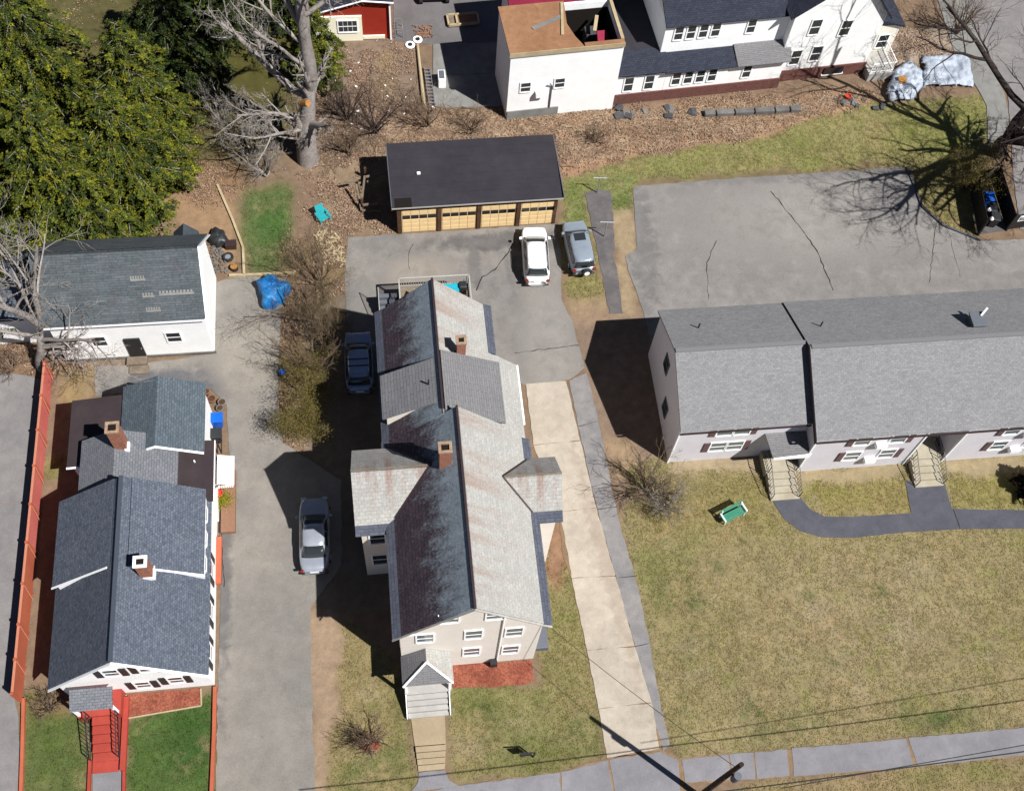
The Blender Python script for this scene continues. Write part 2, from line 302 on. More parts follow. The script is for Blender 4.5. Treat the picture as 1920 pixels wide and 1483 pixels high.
# ================================================================ GROUND
def vnoise(X, Y, s, seed):
    r = np.random.default_rng(seed); T = r.random((128, 128)); x = X*s+37.3; y = Y*s+11.7
    xi = np.floor(x).astype(int); yi = np.floor(y).astype(int); fx = x-xi; fy = y-yi; fx = fx*fx*(3-2*fx); fy = fy*fy*(3-2*fy)
    g = lambda a, b: T[a % 128, b % 128]
    return (g(xi,yi)*(1-fx)+g(xi+1,yi)*fx)*(1-fy)+(g(xi,yi+1)*(1-fx)+g(xi+1,yi+1)*fx)*fy
def fbm(X, Y, s, seed, o=4):
    t = 0; a = 1; n = 0
    for k in range(o): t = t+a*vnoise(X, Y, s*2**k, seed+k); n += a; a *= .55
    return t/n
def pip(X, Y, poly):
    ins = np.zeros(X.shape, bool); n = len(poly)
    for i in range(n):
        x0, y0 = poly[i][0], poly[i][1]; x1, y1 = poly[(i+1) % n][0], poly[(i+1) % n][1]
        c = ((y0 > Y) != (y1 > Y)) & (X < (x1-x0)*(Y-y0)/((y1-y0) if abs(y1-y0) > 1e-9 else 1e-9)+x0); ins ^= c
    return ins
def blur(m, r):
    r = int(max(1, r))
    for ax in (0, 1):
        for _ in range(2):
            p = np.pad(m, [(r+1, r) if a == ax else (0, 0) for a in (0, 1)], mode='edge'); c = np.cumsum(p, axis=ax)
            m = (np.take(c, range(2*r+1, c.shape[ax]), ax)-np.take(c, range(0, c.shape[ax]-2*r-1), ax))/(2*r+1)
    return m
GS = .18; gx = np.arange(-41, 51, GS); gy = np.arange(-30.5, 42, GS); GXX, GYY = np.meshgrid(gx, gy)
WX = GXX+(fbm(GXX, GYY, .9, 3)-.5)*1.3; WY = GYY+(fbm(GXX, GYY, .9, 23)-.5)*1.3
gcol = np.zeros(GXX.shape+(3,)); gcol[:] = S(150,126,104)
lawnw = np.zeros(GXX.shape); leafw = np.zeros(GXX.shape)
def P2(pts): return [tuple(G(*p)[:2]) for p in pts]
def paint(pts, c, amt=1., soft=.5, lawn=0., leaf=0., brk=.0, seed=0):
    global lawnw, leafw
    m = blur(pip(WX, WY, P2(pts)).astype(float), soft/GS)
    if brk: m = m*np.clip((fbm(GXX, GYY, .8, 50+seed)-.5)*5*brk+1-brk*.5, 0, 1)
    c = np.array(S(*c))
    if lawn > .5: lu = c@np.array((.3,.55,.15)); c = (c*.74+lu*np.array((1.04,1.0,.82))*.26)*1.06
    elif leaf >= .5: c = c*1.12
    m *= amt; k = m[..., None]; gcol[:] = gcol*(1-k)+c*k
    lawnw = lawnw*(1-m)+lawn*m; leafw = leafw*(1-m)+leaf*m
paint([(0,-60),(600,-60),(620,60),(600,160),(560,260),(440,330),(0,460)], (106,100,64), 1, 1.2, 0, .05)
paint([(290,20),(470,30),(560,40),(560,130),(500,200),(380,160),(310,120)], (96,92,48), .9, .8)
paint([(560,90),(740,70),(820,200),(960,205),(1000,240),(980,262),(720,270),(600,330),(560,260)], (146,126,110), 1, .6, 0, .5)
paint([(700,95),(740,100),(745,150),(720,140)], (178,156,112), .8, .4); paint([(700,150),(740,150),(750,185),(710,180)], (172,152,116), .7, .4)
paint([(590,300),(725,268),(740,390),(745,440),(640,440),(590,400)], (156,134,110), 1, .5, 0, .5)
paint([(720,215),(960,200),(1160,208),(1530,180),(1640,170),(1640,200),(1420,262),(1180,292),(1060,330),(1040,250),(725,268)], (180,144,116), 1, .5, 0, 1)
paint([(1040,250),(1180,240),(1200,290),(1060,330)], (186,142,112), .8, .5, 0, 1)
paint([(265,395),(340,350),(420,330),(450,420),(450,520),(400,500),(380,450)], (176,144,112), 1, .5)
paint([(300,300),(440,300),(470,350),(400,380),(330,370)], (158,126,98), .9, .6, 0, .3)
paint([(455,350),(545,350),(560,420),(552,505),(470,512),(450,430)], (104,126,62), 1, .5, 1); paint([(480,400),(530,390),(540,460),(490,480)], (74,122,44), .9, .5, 1, 0, .6, 4)
paint([(560,330),(600,330),(610,480),(640,520),(600,560),(555,500)], (152,126,106), 1, .4, 0, .4)
paint([(535,470),(640,440),(660,520),(650,600),(650,700),(620,840),(540,840),(515,700),(530,560)], (142,120,92), 1, .5, 0, .6)
paint([(560,560),(730,540),(745,860),(745,1140),(580,1140),(570,860)], (140,126,110), 1, .3)
paint([(575,1130),(625,1140),(642,1200),(640,1300),(612,1400),(600,1520),(585,1520),(582,1300)], (182,156,130), 1, .25)
paint([(640,1148),(680,1190),(745,1250),(768,1345),(782,1480),(700,1520),(600,1520),(618,1400),(642,1300)], (164,144,92), 1, .3, 1, 0)
paint([(640,1430),(770,1380),(785,1470),(700,1490),(620,1500)], (112,124,58), .8, .5, 1, 0, .4, 8); paint([(730,1270),(768,1300),(775,1400),(745,1400)], (124,124,60), .7, .4, 1)
paint([(835,1285),(1005,1285),(1012,980),(1052,985),(1088,1130),(1137,1405),(1130,1425),(1030,1450),(850,1470),(838,1345)], (152,140,84), 1, .25, 1)
paint([(850,1290),(1000,1290),(1040,1300),(940,1360),(850,1340)], (118,126,52), .75, .4, 1, 0, .4, 3); paint([(1070,1330),(1125,1310),(1135,1410),(1070,1420)], (108,124,58), .8, .4, 1, 0, .4, 5); paint([(900,1370),(1060,1360),(1060,1440),(880,1450)], (126,128,66), .7, .5, 1, 0, .5, 6)
paint([(1014,980),(1052,985),(1066,1060),(1040,1110),(1022,1080)], (168,126,102), .9, .3, .4, 0)
paint([(1060,590),(1100,600),(1240,580),(1255,870),(1190,930),(1160,980),(1130,850),(1095,690)], (154,132,114), 1, .3)
paint([(1130,810),(1185,830),(1190,900),(1150,890)], (176,150,120), .9, .3)
paint([(1165,985),(1185,870),(1250,862),(1920,820),(1990,840),(1990,1360),(1480,1405),(1268,1424),(1252,1390),(1215,1210)], (166,148,100), 1, .2, 1)
paint([(1250,905),(1420,885),(1440,920),(1480,1000),(1300,1010),(1200,1000)], (158,142,78), .8, .6, 1); paint([(1190,1000),(1330,990),(1300,1110),(1220,1180)], (140,136,74), .8, .6, 1, 0, .5, 12)
paint([(1500,908),(1690,900),(1710,960),(1560,968)], (164,146,82), 1, .3, 1); paint([(1775,895),(1920,885),(1920,955),(1790,955)], (158,144,76), 1, .3, 1)
paint([(1210,1180),(1330,1150),(1400,1400),(1270,1420)], (142,134,78), .6, .8, 1, 0, .6, 14); paint([(1380,1320),(1560,1330),(1560,1390),(1380,1400)], (116,122,66), .7, .5, 1, 0, .6, 15); paint([(1640,1310),(1830,1300),(1850,1365),(1700,1375)], (118,122,66), .6, .5, 1, 0, .7, 16)
paint([(1460,1040),(1760,1040),(1800,1250),(1500,1260)], (174,152,112), .7, 1.5, 1, 0, .4, 17); paint([(1280,1350),(1400,1340),(1420,1400),(1290,1415)], (186,162,116), .7, .4, .6, 0, .6, 18)
paint([(1370,1472),(1480,1458),(1990,1412),(1990,1540),(1370,1540)], (166,142,98), 1, .2, 1); paint([(1700,1440),(1920,1420),(1920,1470),(1720,1480)], (140,136,70), .7, .4, 1, 0, .5, 21)
paint([(1252,860),(1430,852),(1430,880),(1258,888)], (186,166,136), 1, .15); paint([(1492,880),(1692,868),(1692,897),(1497,908)], (178,160,126), 1, .15); paint([(1765,862),(1920,850),(1920,880),(1772,893)], (178,160,126), 1, .15)
paint([(1055,340),(1200,295),(1420,262),(1540,215),(1640,195),(1850,180),(1862,240),(1850,290),(1700,318),(1190,350),(1186,400),(1150,365),(1095,360),(1110,445),(1055,450)], (160,150,88), 1, .35, 1)
paint([(1060,340),(1190,320),(1190,395),(1150,400),(1100,365),(1110,440),(1058,440)], (118,138,60), .85, .4, 1, 0, .3, 31); paint([(1180,300),(1400,280),(1500,250),(1560,300),(1200,335)], (142,146,70), .6, .5, 1, 0, .7, 32); paint([(1700,200),(1850,190),(1850,290),(1640,300)], (148,148,70), .7, .6, 1)
paint([(1190,338),(1640,308),(1700,318),(1190,352)], (128,108,86), .8, .2)
paint([(1690,320),(1830,290),(1860,380),(1838,447),(1765,424),(1720,390)], (156,142,84), 1, .3, 1)
paint([(1148,395),(1190,390),(1200,470),(1178,480),(1190,590),(1160,590),(1158,480)], (184,162,130), 1, .25, .3)
paint([(1048,440),(1115,440),(1140,585),(1070,590)], (156,144,82), 1, .3, 1); paint([(1068,560),(1140,545),(1145,605),(1075,605)], (180,152,126), .9, .4)
paint([(108,690),(178,682),(178,745),(110,760)], (168,144,104), 1, .3, .3); paint([(85,860),(112,860),(110,900),(85,905)], (148,138,74), 1, .3, 1)
paint([(45,1285),(92,1290),(125,1330),(165,1330),(170,1520),(40,1520)], (122,128,64), 1, .25, 1); paint([(60,1340),(165,1350),(168,1500),(50,1500)], (92,114,48), .8, .4, 1, 0, .4, 41)
paint([(235,1345),(380,1310),(405,1300),(398,1520),(232,1520)], (88,116,46), 1, .2, 1); paint([(300,1340),(395,1330),(390,1460),(290,1420)], (64,104,34), .8, .4, 1, 0, .4, 43)
paint([(50,1300),(130,1300),(130,1345),(60,1340)], (150,120,92), .8, .3)
paint([(85,660),(180,660),(178,690),(90,705)], (160,138,112), 1, .3, 0, .5); paint([(0,630),(90,640),(88,710),(0,715)], (150,122,98), 1, .3, 0, .8)
paint([(1640,60),(1790,50),(1830,110),(1690,120),(1660,150)], (182,164,146), 1, .3, 0, .3)
for i_, (wx_, wy_) in enumerate([(1255,1255),(1283,1325),(1420,1345),(1395,1352),(1525,1118),(1340,1060),(1300,1130),(1560,1240),(1760,1345),(1870,1350),(1460,1180),(1240,1130),(1650,1110),(1790,1190),(1300,1390),(960,1400),(900,1330),(1090,1380),(700,1330)]):
    r_ = 7+(i_*37 % 9); paint([(wx_+r_*math.cos(a_)*1.2, wy_+r_*math.sin(a_)) for a_ in (0,1.05,2.1,3.14,4.2,5.2)], (82,108,50), .75, .25, 1, 0, .5, 60+i_)
for i_, (wx_, wy_) in enumerate([(1400,1300),(1530,1140),(1690,1180),(1600,1300),(1850,1230),(1480,1240),(1720,1080),(1300,1240),(880,1400),(980,1350),(690,1300)]):
    r_ = 16+(i_*53 % 22); paint([(wx_+r_*math.cos(a_)*1.6, wy_+r_*math.sin(a_)) for a_ in (0,1.05,2.1,3.14,4.2,5.2)], (178,158,128), .6, .5, .8, 0, .8, 90+i_)
# fine colour life: clumps of greener and drier turf
n1 = fbm(GXX, GYY, .45, 71); n2 = fbm(GXX, GYY, 1.7, 81); n3 = fbm(GXX, GYY, 4., 91, 2)
lw = lawnw[..., None]
f = (1+(n2-.5)*.45+(n3-.5)*.22)[..., None]; gcol *= f
gm = (np.clip((n1-.55)*6, 0, 1)*np.clip((n2-.42)*5, 0, 1))[..., None]*lw*.5; gcol[:] = gcol*(1-gm)+gcol*np.array((.72,.86,.52))*gm
dm = (np.clip((.47-n1)*6, 0, 1)*np.clip((n3-.4)*4, 0, 1))[..., None]*lw*.5; gcol[:] = gcol*(1-dm)+np.array(S(186,160,124))*dm
ny, nx = GXX.shape; ids = np.arange(nx*ny).reshape(ny, nx)
Fq = np.stack([ids[:-1,:-1], ids[:-1,1:], ids[1:,1:], ids[1:,:-1]], -1).reshape(-1, 4); cls = (lawnw[:-1,:-1] > .5).ravel()
Vg = np.stack([GXX, GYY, (fbm(GXX, GYY, .6, 99)-.5)*.03-.012], -1).reshape(-1, 3); Cg = gcol.reshape(-1, 3)
def submesh(name, msk, kind='structure'):
    F = Fq[msk]; u, inv = np.unique(F, return_inverse=True); return npmesh(name, Vg[u], inv.reshape(F.shape), M['ground'], None, Cg[u], kind, True)
submesh('ground', ~cls); submesh('lawn', cls)
tb = MB(); tb.add([(-400,-400,-.12),(400,-400,-.12),(400,400,-.12),(-400,400,-.12)], [(0,1,2,3)]); tb.build('terrain', M['dirt_tan'], kind='structure')

# ---- hard surfaces
def outline(pts, step=.35, jit=.03, seed=1, px=True):
    r = random.Random(seed); P = [G(*p) if px else Vector((*p, 0)) for p in pts]; out = []
    for i, a in enumerate(P):
        b = P[(i+1) % len(P)]; d = b-a; n = max(1, int(d.length/step)); nn = Vector((-d.y, d.x, 0)).normalized()
        for k in range(n): out.append(a+d*(k/n)+nn*r.uniform(-jit, jit))
    return out
def sheet(name, pts, m, z=.02, jit=.04, seed=1, px=True, parent=None, thick=.05, step=.35):
    o = outline(pts, step, jit, seed, px); mb = MB(); mb.prism([(p.x, p.y, z-thick) for p in o], (0,0,thick))
    return mb.build(name, m, parent, kind=None if parent else 'structure')
def ribbon(name, pts, w, m, parent, z, seed=3, wob=.05):
    r = random.Random(seed); P = []
    for a, b in zip(pts[:-1], pts[1:]):
        a = G(*a); b = G(*b); n = max(1, int((b-a).length/.3))
        for k in range(n): P.append(a+(b-a)*(k/n)+Vector((r.uniform(-wob, wob), r.uniform(-wob, wob), 0)))
    P.append(G(*pts[-1])); mb = MB(); V = []; F = []
    for i, p in enumerate(P):
        d = (P[min(i+1, len(P)-1)]-P[max(i-1, 0)]).normalized(); nn = Vector((-d.y, d.x, 0))*w*.32*r.uniform(.4, 1.3); V += [(p.x+nn.x, p.y+nn.y, z), (p.x-nn.x, p.y-nn.y, z)]
    for i in range(len(P)-1): F.append((2*i, 2*i+1, 2*i+3, 2*i+2))
    mb.add(V, F); return mb.build(name, m, parent)
lot = sheet('parking_lot', [(1187,350),(1400,333),(1640,318),(1690,312),(1712,345),(1728,388),(1768,424),(1838,452),(1990,446),(2100,600),(1220,640),(1205,580),(1178,505),(1172,480),(1195,466),(1190,410)], M['asphalt_lot'], .02)
ribbon('crack', [(1445,358),(1478,400),(1510,440),(1535,478),(1562,545)], .12, M['crack'], lot, .024, 4); ribbon('crack', [(1343,452),(1325,492),(1328,562)], .08, M['crack'], lot, .024, 5)
ribbon('crack', [(1755,420),(1742,530)], .07, M['crack'], lot, .024, 6); ribbon('crack', [(1780,440),(1800,520)], .05, M['crack'], lot, .024, 7)
rear = sheet('rear_driveway', [(646,530),(652,446),(740,440),(900,430),(1040,420),(1052,470),(1052,560),(1072,600),(1096,690),(1067,712),(985,722),(940,700),(700,700),(650,600)], M['asphalt_rear'], .016)
ribbon('crack', [(965,455),(930,505),(905,520),(893,545)], .12, M['crack'], rear, .02, 8); ribbon('crack', [(775,458),(765,480),(768,505)], .07, M['crack'], rear, .02, 9); ribbon('crack', [(965,662),(1020,655),(1085,648)], .09, M['crack'], rear, .02, 10)
strip = sheet('asphalt_strip', [(1067,714),(1100,700),(1118,770),(1134,850),(1163,985),(1195,1098),(1217,1200),(1240,1330),(1256,1395),(1243,1408),(1210,1280),(1165,1120),(1121,960),(1084,800)], M['asphalt_strip'], .018)
for q in ([(1084,800),(1120,790)], [(1120,955),(1158,950)], [(1160,1083),(1192,1080)], [(1190,1212),(1216,1206)]): ribbon('crack', q, .07, M['crack'], strip, .022, 11)
drv = sheet('concrete_driveway', [(985,718),(1062,712),(1083,800),(1120,960),(1164,1118),(1210,1280),(1243,1381),(1238,1406),(1137,1422),(1118,1290),(1094,1190),(1072,1090),(1056,1040),(1040,900),(996,800)], M['dirt_tan'], .014)
sl_ = [((986,720),(1061,714)), ((1000,835),(1088,826)), ((1050,960),(1118,952)), ((1072,1084),(1154,1080)), ((1100,1219),(1190,1212)), ((1122,1329),(1222,1317)), ((1138,1420),(1236,1404))]
for a, b in zip(sl_[:-1], sl_[1:]):
    A, B, C_, D = G(*a[0]), G(*a[1]), G(*b[1]), G(*b[0]); e = .02
    P = [A+(D-A)*.005, B+(C_-B)*.005, C_+(B-C_)*.005, D+(A-D)*.005]
    ol = outline([(p.x, p.y) for p in P], .4, .03, 5, False); MB().prism([(p.x, p.y, -.03) for p in ol], (0,0,.066)).build('slab', M['concrete'], drv, bevel=.01)
sheet('asphalt_path', [(1097,362),(1122,356),(1145,358),(1150,410),(1152,450),(1150,480),(1160,520),(1168,588),(1142,588),(1130,520),(1114,440),(1104,400)], M['asphalt_path'], .02, .06)
ld = sheet('left_driveway', [(404,1530),(408,1290),(414,1100),(412,960),(432,890),(425,760),(395,728),(360,726),(240,735),(180,742),(178,688),(250,684),(400,664),(404,600),(402,530),(450,518),(538,520),(530,560),(524,640),(520,760),(530,830),(575,860),(640,900),(640,1060),(582,1138),(583,1240),(586,1340),(592,1530)], M['asphalt_drive'], .02, .05)
ribbon('crack', [(430,880),(415,1000),(420,1100)], .1, M['crack'], ld, .024, 12)
fl = sheet('neighbour_driveway', [(-60,700),(30,700),(84,712),(76,860),(60,1000),(30,1310),(40,1420),(36,1530),(-60,1530)], M['street'], .02, .05)
ribbon('crack', [(-10,945),(48,942)], .06, M['dirt_tan'], fl, .024, 13)
sw = sheet('sidewalk', [(1990,1356),(1920,1364),(1700,1384),(1480,1404),(1272,1420),(1240,1406),(1137,1422),(1048,1446),(850,1472),(780,1480),(700,1530),(700,1620),(1280,1530),(1282,1468),(1370,1466),(1482,1456),(1718,1438),(1990,1410)], M['dirt_tan'], .014, .05)
for i, q in enumerate([[(1278,1424),(1364,1414),(1370,1462),(1284,1466)], [(1367,1413),(1412,1410),(1416,1460),(1373,1462)], [(1415,1410),(1476,1404),(1480,1454),(1419,1459)], [(1484,1403),(1698,1384),(1714,1437),(1488,1455)], [(1703,1383),(1920,1364),(1990,1358),(1990,1408),(1922,1414),(1720,1437)],
      [(1142,1424),(1236,1409),(1272,1424),(1278,1530),(1160,1530)], [(1052,1447),(1139,1425),(1157,1530),(1056,1530)], [(760,1490),(850,1474),(1049,1448),(1053,1530),(720,1545)]]):
    ol = outline(q, .4, .035, 20+i); MB().prism([(p.x, p.y, -.03) for p in ol], (0,0,.062)).build('slab', M['sidewalk'], sw, bevel=.01)
wk = sheet('apartment_walkway', [(1438,916),(1492,912),(1500,932),(1520,955),(1545,968),(1600,969),(1708,962),(1697,903),(1768,899),(1785,954),(1850,956),(1990,956),(1990,990),(1800,992),(1700,997),(1600,1008),(1540,1007),(1500,996),(1470,972),(1452,945)], M['asphalt_dark'], .03, .02)
ribbon('crack', [(1787,955),(1800,991)], .1, M['crack'], wk, .034, 14, .01)
sheet('yard_asphalt', [(735,-60),(945,-60),(950,80),(815,84),(740,78)], M['asphalt_yard'], .02, .04); pad = sheet('concrete_pad', [(812,84),(950,80),(958,200),(812,204)], M['concrete_grey'], .05, .02)
ribbon('crack', [(815,142),(955,138)], .05, M['crack'], pad, .054, 15, .01)
sheet('street', [(1795,-60),(2200,-80),(2200,420),(1990,440),(1912,430),(1900,330),(1890,180),(1840,90),(1800,20)], M['street'], .03, .03)
sheet('street_sidewalk', [(1745,-40),(1796,-40),(1842,90),(1884,180),(1896,250),(1870,300),(1852,262),(1850,200),(1836,172),(1790,100)], M['concrete_grey'], .045, .02)
fw = sheet('front_walk', [(770,1343),(834,1338),(836,1395),(778,1400)], M['walk_tan'], .05, .01)
for i in range(4): sheet('step', [(779+i*1.5,1401+i*11.5),(836-i*.6,1396.5+i*11.5),(836-i*.6,1407+i*11.5),(780+i*1.5,1411.5+i*11.5)], M['walk_tan'], .19-i*.04, .006, 3, True, fw, .25)
sheet('walk_apron', [(785,1448),(834,1443),(842,1462),(862,1474),(770,1484),(784,1466)], M['sidewalk'], .03, .02)
sheet('front_path', [(175,1424),(232,1422),(232,1530),(172,1530)], M['sidewalk'], .03, .01)
sheet('mulch_bed', [(240,1302),(376,1290),(378,1322),(240,1346)], M['mulch'], .03, .03); sheet('mulch_bed', [(842,1246),(998,1238),(1000,1278),(960,1286),(850,1290)], M['mulch'], .03, .05)
sheet('dirt_strip', [(742,1290),(766,1286),(768,1340),(760,1320)], M['dirt_tan'], .02, .03)

# ================================================================ BUILDING HELPERS
def roof(name, pts, m, parent, th=.14, u=None):
    P = [Vector(p) for p in pts]; d = (P[1]-P[0]).normalized(); nrm = (P[1]-P[0]).cross(P[2]-P[0]).normalized()
    if nrm.z < 0: nrm = -nrm
    v = nrm.cross(d); v = v if v.z < 0 else -v
    mb = MB(); mb.prism(P, -nrm*th); uv = [((p-P[0]).dot(d)+3, (p-P[0]).dot(v)) for p in P]
    return mb.build(name, m, parent, uv=uv+uv)
def gable_roof(parent, ml, mr, axis, c, a0, a1, r1, r2, zr, s1, s2=None, th=.14):
    s2 = s2 or s1
    if axis == 'y':
        roof('roof_slope', [(c,a0,zr),(c,a1,zr),(c-r1,a1,zr-s1*r1),(c-r1,a0,zr-s1*r1)], ml, parent, th); roof('roof_slope', [(c,a0,zr),(c,a1,zr),(c+r2,a1,zr-s2*r2),(c+r2,a0,zr-s2*r2)], mr, parent, th)
    else:
        roof('roof_slope', [(a0,c,zr),(a1,c,zr),(a1,c-r1,zr-s1*r1),(a0,c-r1,zr-s1*r1)], ml, parent, th); roof('roof_slope', [(a0,c,zr),(a1,c,zr),(a1,c+r2,zr-s2*r2),(a0,c+r2,zr-s2*r2)], mr, parent, th)
def gable_walls(parent, m, axis, c, a0, a1, r1, r2, zr, s1, s2=None, z0=-.1, drop=.16, name='wall'):
    s2 = s2 or s1; zt = zr-drop*math.sqrt(1+max(s1,s2)**2); pts = [(-r1,z0),(r2,z0),(r2,zt-s2*r2),(0,zt),(-r1,zt-s1*r1)]
    if axis == 'y': return MB().prism([(c+x, a0, z) for x, z in pts], (0,a1-a0,0)).build(name, m, parent)
    return MB().prism([(a0, c+x, z) for x, z in pts], (a1-a0,0,0)).build(name, m, parent)
FACE = {'s': ((1,0,0),(0,-1,0)), 'n': ((-1,0,0),(0,1,0)), 'e': ((0,1,0),(1,0,0)), 'w': ((0,-1,0),(-1,0,0))}
def face_m(p, face, rz=0):
    t, n = FACE[face]; R_ = Matrix.Rotation(rz, 3, 'Z'); t = R_ @ Vector(t); n = R_ @ Vector(n)
    return Matrix(((t.x,n.x,0,p[0]),(t.y,n.y,0,p[1]),(t.z,n.z,1,p[2]),(0,0,0,1)))
def window(parent, p, w, h, face='s', rz=0, trim=None, pane=None, shutters=None, muntin=0, casing=.09):
    T = face_m(p, face, rz); a, b = w/2, h/2; k = casing; mb = MB(T)
    mb.box(-a-k,-a,-.04,.05,-b-k,b+k).box(a,a+k,-.04,.05,-b-k,b+k).box(-a,a,-.04,.05,b,b+k).box(-a,a,-.04,.07,-b-k,-b).box(-a,a,-.04,.035,-.03,.03)
    for i in range(muntin): x = -a+w*(i+1)/(muntin+1); mb.box(x-.012,x+.012,-.04,.03,-b,-.03).box(x-.012,x+.012,-.04,.03,.03,b)
    f = mb.build('window', trim or M['trim'], parent)
    MB(T).box(-a+.002,a-.002,-.03,.02,.032,b-.002).build('pane', pane or M['glass'], f); MB(T).box(-a+.002,a-.002,-.03,.012,-b+.002,-.032).build('pane', pane or M['glass'], f)
    if shutters:
        for s, mm in shutters:
            x = s*(a+k+.2); MB(T).box(x-.18,x+.18,-.02,.06,-b-.04,b+.04).build('shutter', mm, parent)
    return f
def chimney(parent, x, y, wx, wy, z0, z1, m=None, flash=True, capm=None):
    c = MB().box(x-wx/2,x+wx/2,y-wy/2,y+wy/2,z0,z1).build('chimney', m or M['brick'], parent)
    t = .1; k = MB()
    k.box(x-wx/2-.05,x+wx/2+.05,y-wy/2-.05,y-wy/2+t,z1,z1+.12).box(x-wx/2-.05,x+wx/2+.05,y+wy/2-t,y+wy/2+.05,z1,z1+.12).box(x-wx/2-.05,x-wx/2+t,y-wy/2+t,y+wy/2-t,z1,z1+.12).box(x+wx/2-t,x+wx/2+.05,y-wy/2+t,y+wy/2-t,z1,z1+.12)
    k.build('chimney_cap', capm or M['cap'], c); MB().box(x-wx/2+t+.002,x+wx/2-t-.002,y-wy/2+t+.002,y+wy/2-t-.002,z1+.002,z1+.03).build('flue', M['soot_shade'], c)
def pipe(parent, x, y, z0, h=.45, r=.05, m=None): MB().tube([(x,y,z0-.15),(x,y,z0+h)], r, 10).build('vent_pipe', m or M['black'], parent)
def steps(parent, x0, x1, ytop, ybot, ztop, n, m, name='step', plat=0):
    ydir = -1 if ybot < ytop else 1; run = abs(ybot-ytop)/n
    for i in range(n):
        za = ztop*(n-i)/n; a = ytop+ydir*run*i; b = a+ydir*run
        MB().box(x0,x1,min(a,b)+.002,max(a,b)-.002,-.05,za).build(name, m, parent, bevel=.015)
def rail(parent, pts, h, m, gap=.14, name='railing', w=.04):
    mb = MB()
    for a, b in zip(pts[:-1], pts[1:]):
        a = Vector(a); b = Vector(b); up = Vector((0,0,h)); mb.beam(a+up, b+up, w, w); mb.beam(a+up*.12, b+up*.12, w*.7, w*.7)
        n = max(1, int((b-a).length/gap))
        for i in range(n+1): q = a+(b-a)*(i/n); mb.beam(q, q+up, w if i in (0, n) else w*.45)
    return mb.build(name, m, parent)

# ================================================================ CENTRE HOUSE (slate roofed, many gables)
H = thing('apartment_house', 'long beige house with slate cross-gable roofs between the two driveways', 'house', (-4.4,-8,0))
C0, ZR = -4.38, 11.7; b = M['beige']
gable_walls(H, b, 'y', C0, -17.4, -6.8, 3.82, 3.8, ZR, 1.0)
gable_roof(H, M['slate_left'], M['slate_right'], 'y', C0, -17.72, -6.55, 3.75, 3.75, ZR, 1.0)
for s, x0 in ((-1,C0-3.72),(1,C0+3.72)):
    for ya, yb in (((-17.74,-6.5),) if s < 0 else ((-17.74,-11.6),(-8.2,-6.9))): roof('eave_strip', [(x0,ya,7.99),(x0,yb,7.99),(x0+s*.47,yb,7.72),(x0+s*.47,ya,7.72)], M['eave'], H, .1)
MB().beam((C0,-17.76,11.72),(C0,-6.5,11.72),.12,.08).build('ridge_cap', M['trim_dark'], H)
for s in (-1, 1): MB().beam((C0,-17.76,11.56),(C0+s*4.2,-17.76,7.4),.04,.12,(0,-1,0)).build('rake_board', M['deckgrey'], H)
C1, Z1 = -5.08, 11.05
gable_walls(H, b, 'y', C1, -6.8, 1.8, 3.1, 3.1, Z1, 1.0)
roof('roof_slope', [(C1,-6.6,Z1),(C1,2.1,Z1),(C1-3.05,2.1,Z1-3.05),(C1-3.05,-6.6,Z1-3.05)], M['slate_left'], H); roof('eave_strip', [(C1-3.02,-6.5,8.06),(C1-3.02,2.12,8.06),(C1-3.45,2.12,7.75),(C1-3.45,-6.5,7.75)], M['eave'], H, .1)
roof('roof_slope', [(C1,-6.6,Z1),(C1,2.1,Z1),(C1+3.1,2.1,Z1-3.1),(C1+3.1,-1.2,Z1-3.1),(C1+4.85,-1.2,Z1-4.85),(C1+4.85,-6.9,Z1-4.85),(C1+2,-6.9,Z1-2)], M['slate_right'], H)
roof('eave_strip', [(C1+3.08,-1.25,8.0),(C1+3.08,2.14,8.0),(C1+3.55,2.14,7.72),(C1+3.55,-1.25,7.72)], M['eave'], H, .1)
MB().box(C1+3.12,C1+4.6,-6.8,-1.45,-.1,6.1).build('wall', b, H); MB().beam((C1+4.9,-1.2,Z1-4.93),(C1+4.9,-5.2,Z1-4.93),.1,.12).build('gutter', M['trim'], H)
MB().beam((C1,-6.3,Z1+.03),(C1,2.14,Z1+.03),.12,.08).build('ridge_cap', M['trim_dark'], H)
# shed dormers
roof('dormer_roof', [(C1-.3,-3.0,10.86),(C1-.3,-5.75,10.86),(-8.4,-5.75,9.15),(-8.4,-3.0,9.15)], M['dormer_dark'], H, .12); MB().prism([(C1-.6,-5.55,10.6),(-8.15,-5.55,9.08),(-8.15,-5.55,7.9)], (0,2.4,0)).build('dormer_wall', M['cream'], H)
roof('dormer_roof', [(C1+.12,-2.65,11.1),(C1+.12,-6.55,11.1),(C1+3.5,-6.55,9.25),(C1+3.5,-2.65,9.25)], M['dormer'], H, .12); MB().prism([(C1+.4,-6.4,10.85),(C1+3.3,-6.4,9.28),(C1+3.3,-6.4,7.8)], (0,3.6,0)).build('dormer_wall', M['cream'], H)
pipe(H, -5.75,-4.55,10.5,.6)
